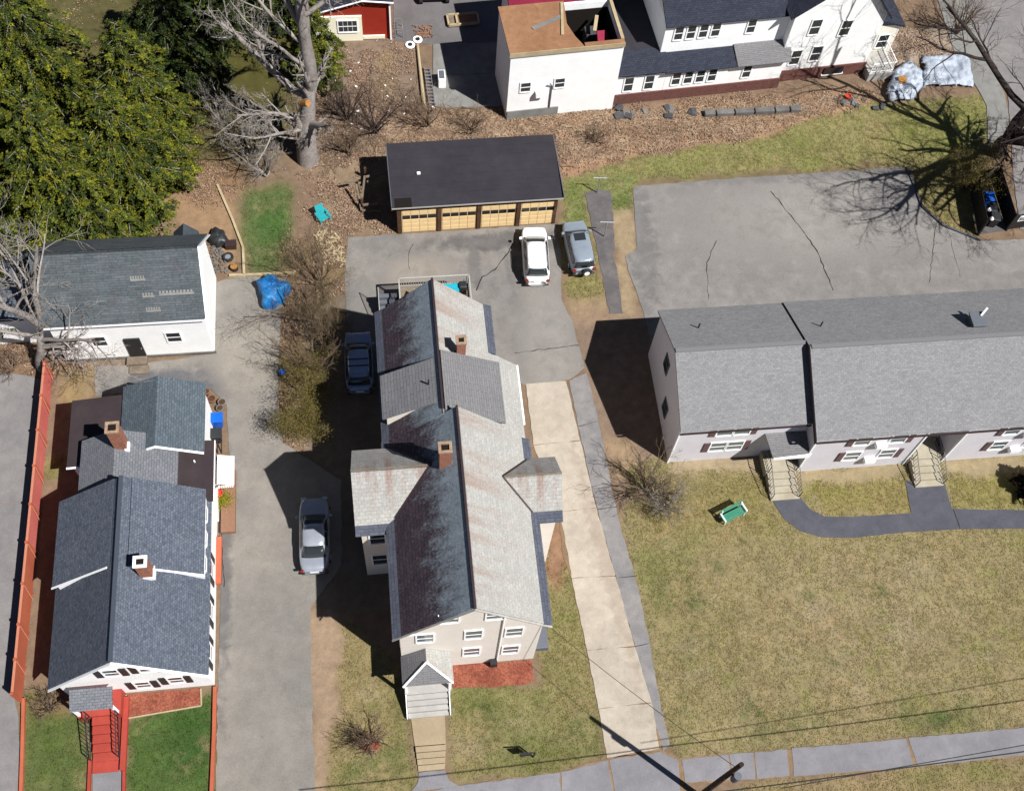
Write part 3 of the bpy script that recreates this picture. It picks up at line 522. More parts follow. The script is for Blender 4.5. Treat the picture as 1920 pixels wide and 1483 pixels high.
# cross gables
gable_walls(H, b, 'x', -9.15, -9.95, -6.2, 2.35, 2.35, 10.1, 1.0); gable_roof(H, M['slate_cross'], M['slate_cross'], 'x', -9.15, -10.22, -5.95, 2.3, 2.2, 10.1, 1.0)
roof('eave_strip', [(-10.22,-11.43,7.84),(-8.0,-11.43,7.84),(-8.0,-11.95,7.56),(-10.22,-11.95,7.56)], M['eave'], H, .1)
gable_walls(H, b, 'x', -9.85, -2.2, .85, 1.7, 1.7, 9.45, 1.0); gable_roof(H, M['slate_cross'], M['slate_cross'], 'x', -9.85, -2.05, 1.12, 1.6, 1.75, 9.45, 1.0)
roof('eave_strip', [(-.6,-11.43,7.88),(1.12,-11.43,7.88),(1.12,-12.0,7.56),(-.6,-12.0,7.56)], M['eave'], H, .1)
for (x0, x1, y, z) in ((-10.24,-5.98,-9.15,10.12),(-2.03,1.14,-9.85,9.47)): MB().beam((x0,y,z),(x1,y,z),.07,.06).build('ridge_cap', M['weathered'], H)
def valley(a, c): MB().beam(a, c, .1, .08).build('valley_flashing', M['trim_dark'], H)
for sg in (-1, 1):
    valley((-2.13,-9.85,9.47),(-.55,-9.85+sg*1.58,7.89)); valley((-5.98,-9.15,10.12),(-8.05,-9.15+sg*2.07,8.05))
chimney(H, -5.22,-9.4,.62,.55,9.8,12.6); chimney(H, -3.78,-2.4,.5,.5,9,11.5)
for px, py in ((842,1160),(930,1153)): p = GY(px,py,-17.41); window(H, p, .95, 1.25, 's', pane=M['glass_light'])
for px, py in ((797,1196),(888,1189),(964,1184),(884,1221),(957,1217)): p = GY(px,py,-17.41); window(H, p, .85, 1.45, 's', pane=M['glass_light'])
for py, z in ((1012,6.0),(1048,2.6)): window(H, (-9.1,-11.51,z), .8, 1.5, 's', pane=M['glass'])
for y in (-16,-13.6): window(H, (-8.21,y,5.6), .85, 1.45, 'w'); window(H, (-8.21,y,2.4), .85, 1.45, 'w')
MB().tube([(-2.75,-17.46,9.4),(-2.75,-17.46,.1)], .045, 8).build('downspout', M['trim'], H)
MB().box(-.85,-.45,-17.52,-17.42,7.2,7.5).build('eave_return', M['trim'], H); MB().box(-8.3,-7.4,-17.6,-17.42,7.35,7.5).build('eave_return', M['trim'], H)
# porch and stairs
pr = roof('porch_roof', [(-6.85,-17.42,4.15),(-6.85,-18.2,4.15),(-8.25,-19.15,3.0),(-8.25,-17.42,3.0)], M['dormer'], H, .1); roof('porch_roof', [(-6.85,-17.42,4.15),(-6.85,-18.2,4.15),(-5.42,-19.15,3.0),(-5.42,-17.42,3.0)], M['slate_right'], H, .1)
roof('porch_roof', [(-6.87,-18.2,4.12),(-6.83,-18.2,4.12),(-5.5,-19.13,3.0),(-8.17,-19.13,3.0)], M['dormer'], H, .08)
for x in (-8.2,-5.47): MB().beam((-6.85,-18.2,4.2),(x,-19.16,3.05),.1,.1).build('porch_trim', M['trim'], H)
for x in (-8.05,-5.6): MB().box(x-.08,x+.08,-19.0,-18.84,.9,3.0).build('porch_post', M['trim'], H)
MB().box(-8.15,-5.55,-19.1,-17.43,-.05,1.0).build('porch_deck', M['deckgrey'], H); steps(H, -8.05,-5.75,-19.1,-20.25,.85,4,M['deckgrey'])
for x in (-8.12,-5.68): MB().prism([(x,-19.1,-.05),(x,-20.25,-.05),(x,-20.25,.3),(x,-19.1,1.1)], (.05,0,0)).build('stair_side', M['trim'], H)
MB().box(-.55,.35,-17.0,-14.9,-.05,.55).build('bulkhead', M['trim_grey'], H, bevel=.05)
MB().box(-3.15,-2.75,-17.75,-17.42,.1,.75).build('meter_box', M['black'], H)
MB().box(C1-3.6,C1-2.1,3.0,6.0,-.05,.08).build('stair_landing', M['concrete_grey'], H)
# back deck
dz = 1.6
MB().box(-6.9,-2.2,1.82,7.9,dz-.18,dz).build('deck', M['weathered'], H)
for x in (-6.8,-4.5,-2.3):
    for y in (4.2,7.8): MB().box(x-.07,x+.07,y-.07,y+.07,-.1,dz-.18).build('deck_post', M['weathered'], H)
rail(H, [(-6.88,4.0,dz),(-6.88,7.88,dz),(-2.22,7.88,dz),(-2.22,3.2,dz)], 1.0, M['deckgrey'], .16, w=.09)
for i in range(6): MB().box(-8.3,-6.95,7.2-i*.32,7.5-i*.32,-.05,dz-.12-i*.25).build('deck_step', M['trim_grey'], H)
rail(H, [(-8.28,7.5,dz-.2),(-8.28,5.6,.1)], .9, M['deckgrey'], .2)
t = thing('patio_table', 'turquoise rectangular table on the back deck of the slate roofed house', 'table', (-3.9,7.0,dz)); MB().box(-4.75,-2.95,6.3,7.45,dz+.66,dz+.74).build('tabletop', M['turquoise'], t, bevel=.02)
for x in (-4.65,-3.05):
    for y in (6.4,7.35): MB().box(x-.04,x+.04,y-.04,y+.04,dz,dz+.66).build('leg', M['trim'], t)
def small_chair(x, y, rz, m, label, z=0., name='patio_chair', cat='chair'):
    t = thing(name, label, cat, (x,y,z), rz); T = WM[t]
    MB(T).box(-.25,.25,-.25,.25,.4,.45).build('seat', m, t, bevel=.02); MB(T).prism([(-.25,.22,.45),(.25,.22,.45),(.25,.38,.95),(-.25,.38,.95)], (0,.04,0)).build('backrest', m, t)
    for a in (-.22,.22):
        for c in (-.22,.22): MB(T).box(a-.025,a+.025,c-.025,c+.025,0,.4).build('leg', m, t)
small_chair(-5.6,6.7,1.2,M['pine'],'tan chair on the back deck, left of the turquoise table',dz); small_chair(-2.75,5.7,-.4,M['trim'],'white chair on the back deck, nearest the right railing',dz); small_chair(-3.6,5.75,3.0,M['black_plastic'],'black chair on the back deck, in front of the turquoise table',dz)
t = thing('barbecue_grill', 'black covered grill in the right corner of the back deck', 'grill', (-2.65,7.3,dz)); MB().box(-2.95,-2.4,6.95,7.5,dz+.5,dz+.95).build('hood', M['black_plastic'], t, bevel=.1); MB().box(-2.9,-2.45,7.0,7.45,dz,dz+.5).build('cabinet', M['black'], t)

# ================================================================ LEFT CAPE HOUSE
L = thing('cape_house', 'white cape house with navy shingle roof beside the red fence', 'house', (-22.8,-10,0)); cx_ = -22.82
gable_walls(L, M['white'], 'y', cx_, -17.3, -7.4, 3.95, 3.95, 7.5, .98); gable_roof(L, M['navy'], M['navy'], 'y', cx_, -17.62, -7.3, 4.3, 4.2, 7.5, .98)
MB().beam((cx_,-17.62,7.52),(cx_,-7.3,7.52),.2,.06).build('ridge_cap', M['navy'], L)
for s in (-1,1): MB().beam((cx_,-17.65,7.36),(cx_+s*4.28,-17.65,3.17),.05,.2,(0,-1,0)).build('rake_board', M['trim'], L)
roof('dormer_roof', [(-23.3,-12.35,7.12),(-23.3,-7.28,7.12),(-26.95,-7.28,4.5),(-26.95,-12.35,4.5)], M['navy'], L, .12); MB().prism([(-23.6,-12.2,6.75),(-26.75,-12.2,4.45),(-26.75,-12.2,3.4)], (0,4.75,0)).build('dormer_wall', M['white'], L)
roof('dormer_roof', [(-22.3,-12.4,7.12),(-22.3,-7.28,7.12),(-18.72,-7.28,4.8),(-18.72,-12.4,4.8)], M['navy'], L, .12); MB().prism([(-22,-12.25,6.75),(-18.88,-12.25,4.75),(-18.88,-12.25,3.4)], (0,4.8,0)).build('dormer_wall', M['white'], L)
MB().beam((-23.4,-12.4,7.05),(-26.97,-12.4,4.46),.05,.1,(0,-1,0)).build('flashing', M['trim'], L); MB().beam((-22.2,-12.45,7.05),(-18.7,-12.45,4.76),.05,.1,(0,-1,0)).build('flashing', M['trim'], L)
for y in (-11.4,-9.9,-8.4): window(L, (-18.87,y,4.0), .8, .8, 'e', pane=M['glass_dark'])
for y in (-15.9,-13.5,-11.0): window(L, (-18.86,y,1.7), .8, 1.3, 'e', pane=M['glass_dark'], shutters=[(-1,M['black']),(1,M['black'])])
for px, py, zz in ((208,1261,0),(274,1253,0),(268,1283,0),(330,1274,0)): p = GY(px,py,-17.31); window(L, p, .75, 1.2, 's', pane=M['glass'], shutters=[(-1,M['black']),(1,M['black'])])
chimney(L, -21.45,-12.6,.62,.55,6,8.0,capm=M['trim']); MB().box(-21.8,-21.05,-12.93,-12.24,6.0,6.35).build('flashing', M['trim'], L)
# rear wings
gable_walls(L, M['white'], 'y', -23.75, -7.4, -3.7, 2.0, 3.15, 5.7, .55, .45); gable_roof(L, M['paleshingle'], M['paleshingle'], 'y', -23.75, -7.42, -3.5, 2.2, 3.3, 5.7, .55, .45, .12)
gable_walls(L, M['white'], 'y', -21.6, -4.3, -.1, 2.3, 2.4, 5.3, .5); gable_roof(L, M['teal'], M['teal'], 'y', -21.6, -4.5, .1, 2.25, 2.6, 5.3, .5, None, .12)
for s, e in ((-1,2.2),(1,2.55)): MB().beam((-21.6,-4.53,5.2),(-21.6+s*e,-4.53,5.2-.5*e),.05,.2,(0,-1,0)).build('rake_board', M['trim'], L)
MB().box(-26.7,-23.8,-4.6,-.6,-.1,3.55).build('wall', M['white'], L); roof('flat_roof', [(-23.7,-4.75,4.05),(-23.7,-.35,4.05),(-26.95,-.35,3.68),(-26.95,-4.75,3.68)], M['membrane_brown'], L, .12); MB().beam((-26.98,-4.78,3.6),(-25.8,-4.78,3.7),.05,.16,(0,-1,0)).build('fascia', M['trim'], L)
MB().box(-20.6,-18.75,-7.35,-4.1,-.1,3.5).build('wall', M['white'], L); roof('flat_roof', [(-20.62,-7.5,3.82),(-20.62,-3.6,3.82),(-18.5,-3.6,3.62),(-18.5,-7.5,3.62)], M['membrane_brown'], L, .12)
MB().beam((-18.48,-7.5,3.55),(-18.48,-3.6,3.55),.06,.14).build('fascia', M['trim'], L)
chimney(L, -23.4,-4.45,.66,.62,4.5,7.7); MB().box(-23.2,-22.95,-4.85,-4.3,4.9,5.6).build('flashing', M['trim'], L); pipe(L, -19.6,-5.0,3.7,.2,.05,M['trim']); MB().beam((-25.25,-3.0,4.0),(-25.0,-3.2,4.0),.08,.3).build('roof_vent', M['black'], L)
# side awning, red deck, front porch
MB().prism([(-18.45,-6.1,2.75),(-17.5,-6.1,2.45),(-17.5,-4.2,2.45),(-18.45,-4.2,2.75)], (0,0,.05)).build('awning', M['trim'], L)
av = MB()
for i in range(7): av.box(-18.42+i*.13,-18.42+i*.13+.08,-6.14,-6.1,2.25,2.5)
av.build('awning_valance', M['trim'], L)
for y in (-6.05,-4.25): MB().beam((-18.74,y,1.9),(-17.8,y,2.5),.03,.03).build('awning_bracket', M['trim'], L)
MB().box(-18.6,-17.75,-8.2,-4.1,-.05,.35).build('side_deck', M['terracotta'], L); MB().box(-18.86,-18.55,-11.4,-8.45,-.05,.32).build('foundation_ledge', M['red_fence2'], L)
fp = roof('porch_roof', [(-26.1,-17.64,2.85),(-23.85,-17.64,2.85),(-23.85,-18.75,2.5),(-26.1,-18.75,2.5)], M['paleshingle'], L, .1)
for x in (-26.0,-23.95): MB().box(x-.07,x+.07,-18.65,-18.5,.9,2.42).build('porch_post', M['trim'], L)
MB().box(-26.1,-23.8,-18.7,-17.32,-.05,.95).build('porch_deck', M['red_paint'], L); steps(L, -25.35,-23.95,-18.7,-21.0,.8,5,M['red_paint']); MB().box(-25.35,-23.95,-21.6,-21.0,-.05,.08).build('landing', M['red_paint'], L)
for x in (-25.45,-23.9): rail(L, [(x,-18.7,.95),(x,-20.9,.15)], .85, M['black'], .2, w=.05)
MB().box(-23.85,-23.55,-21.6,-17.6,-.05,.3).build('step_wall', M['red_paint'], L)

# ================================================================ WHITE BARN
B = thing('barn', 'white barn with weathered green-grey shingle roof behind the cape house', 'barn', (-24,7.5,0))
gable_walls(B, M['white'], 'x', 7.55, -28.6, -19.2, 2.95, 2.95, 7.9, 1.0, None); gable_roof(B, M['barnroof'], M['barnroof'], 'x', 7.55, -28.95, -19.0, 3.25, 3.2, 7.9, 1.0)
for s in (-1,1): MB().beam((-18.97,7.55,7.74),(-18.97,7.55+s*3.25,4.5),.05,.26,(1,0,0)).build('rake_board', M['trim'], B)
MB().beam((-28.9,4.28,4.52),(-19.0,4.28,4.52),.04,.16).build('fascia', M['trim'], B)
for px, py in ((186,640),(326,632)): window(B, GY(px,py,4.59), .85, 1.1, 's', pane=M['glass_dark'])
p = GY(252,648,4.59); d = MB().box(p.x-.5,p.x+.5,4.5,4.62,.25,2.4).build('door', M['black'], B); MB().box(p.x+.36,p.x+.42,4.45,4.5,1.2,1.3).build('handle', M['steel'], d)
MB().box(-28.7,-19.1,4.52,4.64,-.1,.22).build('foundation', M['stone'], B); MB().box(-19.21,-19.15,7.3,7.5,5.6,5.8).build('vent_hole', M['black'], B)
MB().box(-19.2,-18.9,5.0,5.4,2.0,2.3).build('gable_lamp', M['trim'], B); MB().prism([(-21.3,10.52,0),(-19.7,10.52,0),(-19.7,10.52,4.0),(-20.5,10.52,4.9),(-21.3,10.52,4.0)], (0,1.0,0)).build('rear_porch', M['teal_flat'], B)
def bare(x0, x1, y, n, h=.16):      # shingle courses with missing tabs
    mb = MB(); z = 7.9-(7.55-y)
    for i in range(n):
        xa = x0+(x1-x0)*i/n; mb.prism([(xa,y,z+.012),(xa+(x1-x0)/n*.6,y,z+.012),(xa+(x1-x0)/n*.6,y-h*.7,z-h*.7+.012),(xa,y-h*.7,z-h*.7+.012)], (0,-.008,.008))
    mb.prism([(x0,y-h*.75,z-h*.75+.012),(x1,y-h*.75,z-h*.75+.012),(x1,y-h*1.3,z-h*1.3+.012),(x0,y-h*1.3,z-h*1.3+.012)], (0,-.006,.006)); mb.build('bare_course', M['concrete_grey'], B)
bare(-23.2,-22.3,6.35,6); bare(-22.6,-21.9,5.6,4); bare(-21.6,-19.5,5.65,10); bare(-22.5,-21.6,4.95,6)
st = thing('stone_step', 'pale stacked stone step at the barn door', 'step', (p.x,3.9,0)); MB().box(p.x-.75,p.x+.55,3.9,4.5,-.05,.3).build('slab', M['weathered'], st, bevel=.03); MB().box(p.x-.6,p.x+.65,3.3,3.9,-.05,.15).build('slab', M['weathered'], st, bevel=.03)
W_ = thing('shed', 'small white shed at the left edge behind the grey bare tree', 'shed', (-32,8,0)); gable_walls(W_, M['white'], 'x', 8.5, -38, -29.3, 2.3, 2.3, 5.2, .8); gable_roof(W_, M['navy'], M['navy'], 'x', 8.5, -38.2, -29.1, 2.6, 2.6, 5.2, .8)

# ================================================================ FOUR-BAY GARAGE
GA = thing('garage', 'four-bay garage with tan doors and flat black roof', 'garage', (-1.2,16,0), .018); TG = WM[GA]
def gb(*a): return MB(TG @ Matrix.Translation((1.2,-16,0))).box(*a)
y0 = 13.55
gb(-6.75,4.45,y0+.1,18.4,-.05,2.85).build('wall', M['brown_wood'], GA)
rg = MB(TG @ Matrix.Translation((1.2,-16,0))).prism([(-7.05,y0-.28,3.12),(4.75,y0-.28,3.12),(4.75,18.75,3.3),(-7.05,18.75,3.3)], (0,0,.14)).build('roof', M['membrane'], GA)
gb(-7.08,4.78,y0-.32,y0-.285,3.13,3.24).build('fascia', M['deckgrey'], GA); gb(-7.1,-7.055,y0-.28,18.75,2.98,3.42).build('fascia', M['trim_grey'], GA); gb(4.755,4.8,y0-.28,18.75,2.98,3.42).build('fascia', M['trim_grey'], GA)
gb(-6.75,4.45,y0-.02,y0+.098,2.55,2.95).build('header', M['brown_wood'], GA)
for i in range(6):
    y = 14.3+i*.75; z = 3.26+(y-13.1)/5.65*.18+.003; gb(-7.04,4.74,y,y+.05,z-.002,z+.008).build('roof_seam', M['membrane'], rg)
gb(-5.15,-4.9,15.9,16.1,3.35,3.5).build('roof_vent', M['trim'], rg, bevel=.04); gb(-6.85,-5.7,y0-.3,y0+.5,3.275,3.30).build('roof_patch', M['soot_shade'], rg)
dw = 2.42
for k in range(4):
    xa = -6.42+k*2.78; dr = gb(xa,xa+dw,y0+.04,y0+.1,.02,2.5).build('garage_door', M['garage_door'], GA)
    for r in range(5):
        for c in range(4):
            x0 = xa+.06+c*(dw-.06)/4; x1 = x0+(dw-.06)/4-.06; z0 = .06+r*.485; z1 = z0+.43
            if r == 3: gb(x0,x1,y0+.02,y0+.045,z0+.02,z1-.02).build('pane', M['glass_dark'], dr)
            else: gb(x0,x1,y0+.018,y0+.045,z0,z1).build('panel', M['garage_door'], dr)
for k in range(5):
    x = -6.75+k*2.78 if k < 4 else 4.25; gb(x+.02,x+.30 if k < 4 else x+.2,y0-.06,y0+.099,-.05,2.55).build('post', M['brown_wood'], GA)
t = thing('wooden_frame', 'leaning weathered timber frame beside the garage', 'frame', (-9,16,0))
for a, c in (((685,332,1.1),(722,326,1.1)),((688,341,.9),(710,340,.9)),((668,345,1.5),(678,395,.2)),((680,385,.7),(712,380,.7)),((678,395,.25),(715,395,.25)),((684,330,1.1),(676,398,.0)),((652,342,1.3),(672,338,1.3))):
    MB().beam(G(*a), G(*c), .14, .12).build('beam', M['weathered'], t)
for q in ((686,335),(680,392)): g_ = G(*q); MB().box(g_.x-.08,g_.x+.08,g_.y-.08,g_.y+.08,-.05,1.2).build('post', M['brown_wood'], t)

# ================================================================ GREY APARTMENT BLOCK
A = thing('apartment_block', 'long grey apartment block with grey shingle roof and recessed entries', 'building', (20,-2,0)); g_ = M['greysiding']; SLP = .5
gable_walls(A, g_, 'x', -1.45, 9.5, 17.7, 4.1, 3.9, 7.22, SLP); gable_roof(A, M['greyroof'], M['greyroof'], 'x', -1.45, 9.32, 17.75, 4.45, 4.2, 7.22, SLP, None, .12)
zt2 = 7.62-.16*1.13
MB().prism([(17.72,-5.4,-.1),(17.72,2.45,-.1),(17.72,2.45,zt2-SLP*4.45),(17.72,-2.0,zt2),(17.72,-5.4,zt2-SLP*3.4)], (28,0,0)).build('wall', g_, A)
gable_roof(A, M['greyroof'], M['greyroof'], 'x', -2.0, 17.5, 46, 5.12, 4.72, 7.62, SLP, None, .12)
for x0, x1 in ((17.73,24.85),(27.5,34.6),(37.2,45.7)): MB().box(x0,x1,-6.85,-5.41,-.1,5.0).build('wall', g_, A)
MB().prism([(17.47,-7.1,5.02),(17.47,-2.0,7.57),(17.47,2.7,5.22),(17.47,2.7,4.85),(17.47,-2.0,7.1),(17.47,-7.1,4.6)], (.06,0,0)).build('rake_board', M['trim_dark'], A)
for (x0, x1, y, z) in ((9.3,17.5,-5.93,4.83),(17.5,46,-7.18,4.9)): MB().beam((x0,y,z),(x1,y,z),.06,.16).build('gutter', M['trim_dark'], A)
for x in (9.47,): MB().box(x-.04,x+.05,-5.62,-5.5,-.1,4.9).build('corner_board', M['trim'], A)
for x in (17.73,24.85,27.5): MB().box(x-.05,x+.05,-6.92,-6.8,-.1,4.95).build('corner_board', M['trim'], A)
MB().beam((9.35,-1.45,7.24),(17.5,-1.45,7.24),.28,.05).build('ridge_cap', M['greyroof'], A); MB().beam((17.6,-2.0,7.64),(46,-2.0,7.64),.28,.05).build('ridge_cap', M['greyroof'], A)
sh = flat('shutter_maroon', S(120,92,96,.75), .6, .3); sp = [(-1,sh)], [(1,sh)]
for z in (1.9,4.1):
    window(A, (12.35,-5.56,z), .95, 1.15, 's', pane=M['glass_light'], shutters=sp[0]); window(A, (13.45,-5.56,z), .95, 1.15, 's', pane=M['glass_light'], shutters=sp[1])
    for xo in (0,9.75,19.4):
        window(A, (20.8+xo,-6.86,z), .95, 1.15, 's', pane=M['glass_light'], shutters=sp[0]); window(A, (23.1+xo,-6.86,z), .95, 1.15, 's', pane=M['glass_light'], shutters=sp[1])
        MB().box(21.75+xo,22.45+xo,-7.2,-6.84,z-.75,z-.35).build('air_conditioner', M['trim'], A, bevel=.02)
for y, z in ((-.7,4.2),(-2.6,1.9)): window(A, (9.49,y,z), .8, 1.15, 'w', pane=M['glass'], trim=M['trim_grey'])
for k, xe in enumerate((15.25,24.87,34.62)):
    x1 = xe+2.45; yb = -5.41 if k else -5.56; yt = yb
    MB().box(xe+.8,xe+1.7,yb-.08,yb+.05,.75,2.85).build('door', M['black'], A)
    MB().box(xe+.25,x1-.1,yb-1.5,yb-.002,-.05,.72).build('stoop', M['steps_cream'], A); steps(A, xe+.35,x1-.2,yb-1.5,yb-3.2,.58,4,M['steps_cream'])
    for x in (xe+.4,x1-.25): rail(A, [(x,yb-.4,.72),(x,yb-1.5,.72),(x,yb-3.1,.1)], .85, M['black'], .2, w=.04)
    if k == 0:
        hd = roof('entry_roof', [(xe-.2,yb-.02,3.35),(17.7,yb-.02,3.35),(17.7,-7.1,2.95),(xe+.1,-7.1,2.95)], M['dormer'], A, .1); MB().prism([(xe+.1,-7.16,2.78),(17.7,-7.16,2.78),(17.7,-7.16,3.3),(xe+.1,-7.16,3.02)], (0,.05,0)).build('entry_fascia', M['trim'], A)
for px, py in ((1312,608),(1538,612)): p = G(px,py,6.6); pipe(A, p.x, p.y, 7.22-SLP*(p.y+1.45) if p.x < 17.4 else 7.62-SLP*(p.y+2.0), .5, .05)
p = G(1828,607,6.9); zz = 7.62-SLP*(p.y+2.0)
MB().box(p.x-.42,p.x+.42,p.y-.45,p.y+.45,zz-.3,zz+.45).build('roof_ventilator', flat('vent_green', S(108,128,122), .5, .4), A, bevel=.04); MB().box(p.x-.5,p.x+.5,p.y-.52,p.y+.52,zz+.45,zz+.55).build('ventilator_cap', M['trim_grey'], A, bevel=.03); MB().beam((p.x+.2,p.y+.2,zz+.55),(p.x+.55,p.y+.5,zz+.95),.12,.12).build('ventilator_arm', M['trim'], A)

# ================================================================ WHITE HOUSE UNDER REPAIR
RZ = math.radians(4.8); K = thing('house_under_repair', 'white house with bare board roof deck and brick base at the top', 'house', (10.2,24.2,0), RZ); TK = WM[K]
def kb(): return MB(TK)
def kroof(name, pts, m, th=.14): return roof(name, [TK @ Vector(p) for p in pts], m, K, th)
# open box with board deck: four walls, deck with a hole, shade inside painted black
ZT = 6.95
kb().box(-8.25,0,-.12,.05,-.1,ZT-.3).build('wall', M['white'], K); kb().box(-8.25,-8.08,.052,4.4,-.1,ZT-.3).build('wall', M['white'], K); kb().box(-.17,0,.052,4.4,-.1,ZT-.3).build('wall', M['white'], K); kb().box(-8.07,-.18,4.2,4.4,-.1,ZT-.3).build('wall', M['white'], K)
kb().box(-3.6,-.19,.06,.1,3.1,6.1).build('shade_lining', M['soot_shade'], K); kb().box(-.23,-.19,.12,4.15,3.1,6.1).build('shade_lining', M['soot_shade'], K); kb().box(-3.6,-.25,4.1,4.16,3.1,6.1).build('shade_lining', M['soot_shade'], K); kb().box(-8.05,-.2,.06,4.18,2.9,3.0).build('inner_floor', M['soot_shade'], K)  # black panels and floor added to stand in for shade in the opening
kb().prism([(-8.35,-.2,ZT-.28),(-2.9,-.2,ZT-.28),(-3.4,.9,ZT-.28),(-3.75,2.2,ZT-.28),(-3.5,4.45,ZT-.28),(-8.35,4.45,ZT-.28)], (0,0,.12)).build('roof_deck', M['osb'], K)
kb().box(-8.36,.03,-.24,-.2,ZT-.5,ZT-.1).build('rim_board', M['pine'], K); kb().box(-2.88,.03,-.198,.25,ZT-.298,ZT-.17).build('rim_joist', M['osb'], K); kb().box(-.2,.04,.26,4.4,ZT-.298,ZT-.1).build('rim_joist', M['pine'], K)
kb().beam((-3.7,4.2,ZT-.1),(-4.3,1.1,ZT-.1),.2,.08).build('loose_board', M['pine'], K); kb().beam((-6.3,2.0,ZT-.13),(-4.0,2.9,ZT-.13),.35,.03).build('loose_sheet', M['concrete_grey'], K)
kb().prism([(-1.5,.9,5.2),(-.7,1.0,5.0),(-.6,2.3,5.6),(-1.4,2.2,5.7)], (0,0,.1)).build('debris_panel', M['magenta'], K); kb().beam((-1.5,2.4,5.6),(-1.1,3.6,5.9),.25,.1).build('loose_board', M['pine'], K); kb().box(-2.0,-.9,2.6,3.6,3.0,5.0).build('debris_pile', M['stone_dark'], K, bevel=.1)
kb().box(-8.2,-4.3,-.2,-.125,-.1,.9).build('foundation', M['concrete_grey'], K)
for px, py in ((983,155),(1048,151)): q = TK.inverted() @ GY(px,py,23.95); window(K, TK @ Vector((q.x,-.13,q.z)), .7, .9, 's', RZ, pane=M['glass'])
kb().tube([(-5.0,-.18,.9),(-5.0,-.2,3.2),(-5.2,-.35,3.6)], .05, 8).build('service_pipe', M['trim_grey'], K); kb().box(-6.2,-5.5,-.5,-.13,2.4,2.8).build('air_conditioner', M['trim'], K)
# rear maroon roof and low front wing
kb().box(-7,-2,4.6,9,-.1,5.4).build('wall', M['white'], K); kb().box(-7.2,-1.8,4.5,9.2,5.4,5.6).build('rear_roof', M['magenta'], K)
kb().box(.02,3.9,.3,10,-.1,3.15).build('wall', M['white'], K); kb().box(-.02,13.4,.2,.298,-.1,1.0).build('brick_base', M['brick_dark'], K)
kroof('porch_roof', [(.05,2.0,3.75),(4.0,2.0,3.75),(4.2,.0,3.2),(-.25,.0,3.2)], M['whouse_roof'], .1); kb().box(.05,3.6,2.0,10,3.15,3.7).build('flat_roof', M['membrane'], K)
# main two storey wing with dark roof
kb().box(3.62,13.2,1.6,9.5,-.1,6.35).build('wall', M['white'], K); kroof('roof_slope', [(3.5,6.4,9.2),(12.9,6.4,9.2),(12.9,1.25,6.4),(3.5,1.25,6.4)], M['whouse_roof']); kroof('roof_slope', [(3.5,6.4,9.2),(12.9,6.4,9.2),(12.9,11,6.6),(3.5,11,6.6)], M['whouse_roof'])
kb().prism([(3.63,1.7,6.3),(3.63,9.4,6.3),(3.63,6.4,8.9)], (.1,0,0)).build('gable_wall', M['cream'], K)
kb().box(3.92,13.3,.3,1.598,-.1,3.2).build('wall', M['white'], K); kroof('porch_roof', [(3.9,1.58,3.6),(9.3,1.58,3.6),(9.3,-.1,3.1),(3.7,-.1,3.1)], M['whouse_roof'], .08); kroof('porch_roof', [(9.32,1.58,3.75),(13.9,1.58,3.75),(13.5,-.2,3.2),(9.32,-.2,3.2)], M['dormer'], .1)
for x in (4.7,5.65,6.6,7.55,10.3):
    window(K, TK @ Vector((x,1.59,5.4)), .6, 1.25, 's', RZ, pane=M['glass']); window(K, TK @ Vector((x+.1,.29,2.1)), .6, 1.25, 's', RZ, pane=M['glass'])
for x in (1.1,2.7): window(K, TK @ Vector((x,.29,2.0)), .65, 1.4, 's', RZ, pane=M['glass'])
# tall gable end on the right
kb().prism([(13.2,.9,-.1),(20.6,.9,-.1),(20.6,.9,6.0),(17.4,.9,10.2),(13.2,.9,6.9)], (0,9,0)).build('wall', M['white'], K); kb().box(13.3,20.7,.8,.898,-.1,1.1).build('brick_base', M['brick_dark'], K)
kroof('roof_slope', [(17.4,.6,10.4),(17.4,10,10.4),(12.7,10,6.7),(12.7,.6,6.7)], M['whouse_roof']); kroof('roof_slope', [(17.4,.6,10.4),(17.4,10,10.4),(21.0,10,5.8),(21.0,.6,5.8)], M['whouse_roof'])
for x, z in ((14.4,2.4),(16.0,2.6),(15.1,5.4),(17.6,5.0)): window(K, TK @ Vector((x,.89,z)), .75, 1.45, 's', RZ, pane=M['glass'])
kb().box(17.2,18.8,.7,.84,.35,1.0).build('basement_window', M['glass_dark'], K); kb().box(17.1,18.9,.72,.80,.2,.35).build('sill', M['trim'], K)
kb().box(20.62,23.2,2.2,9,-.1,3.4).build('wall', M['cream'], K); kroof('roof_slope', [(20.62,2.0,4.4),(20.62,9,4.4),(23.5,9,3.4),(23.5,2.0,3.4)], M['whouse_roof']); window(K, TK @ Vector((22.2,2.19,1.8)), .8, 1.3, 's', RZ, pane=M['glass_dark'])
kb().box(20.7,22.8,-.1,2.18,-.05,.75).build('side_porch', M['deckgrey'], K)
for a, c in (((20.8,0,.75),(22.7,0,.75)),((22.7,0,.75),(22.7,2.1,.75))): rail(K, [TK @ Vector(a), TK @ Vector(c)], .95, M['trim'], .2, w=.06)

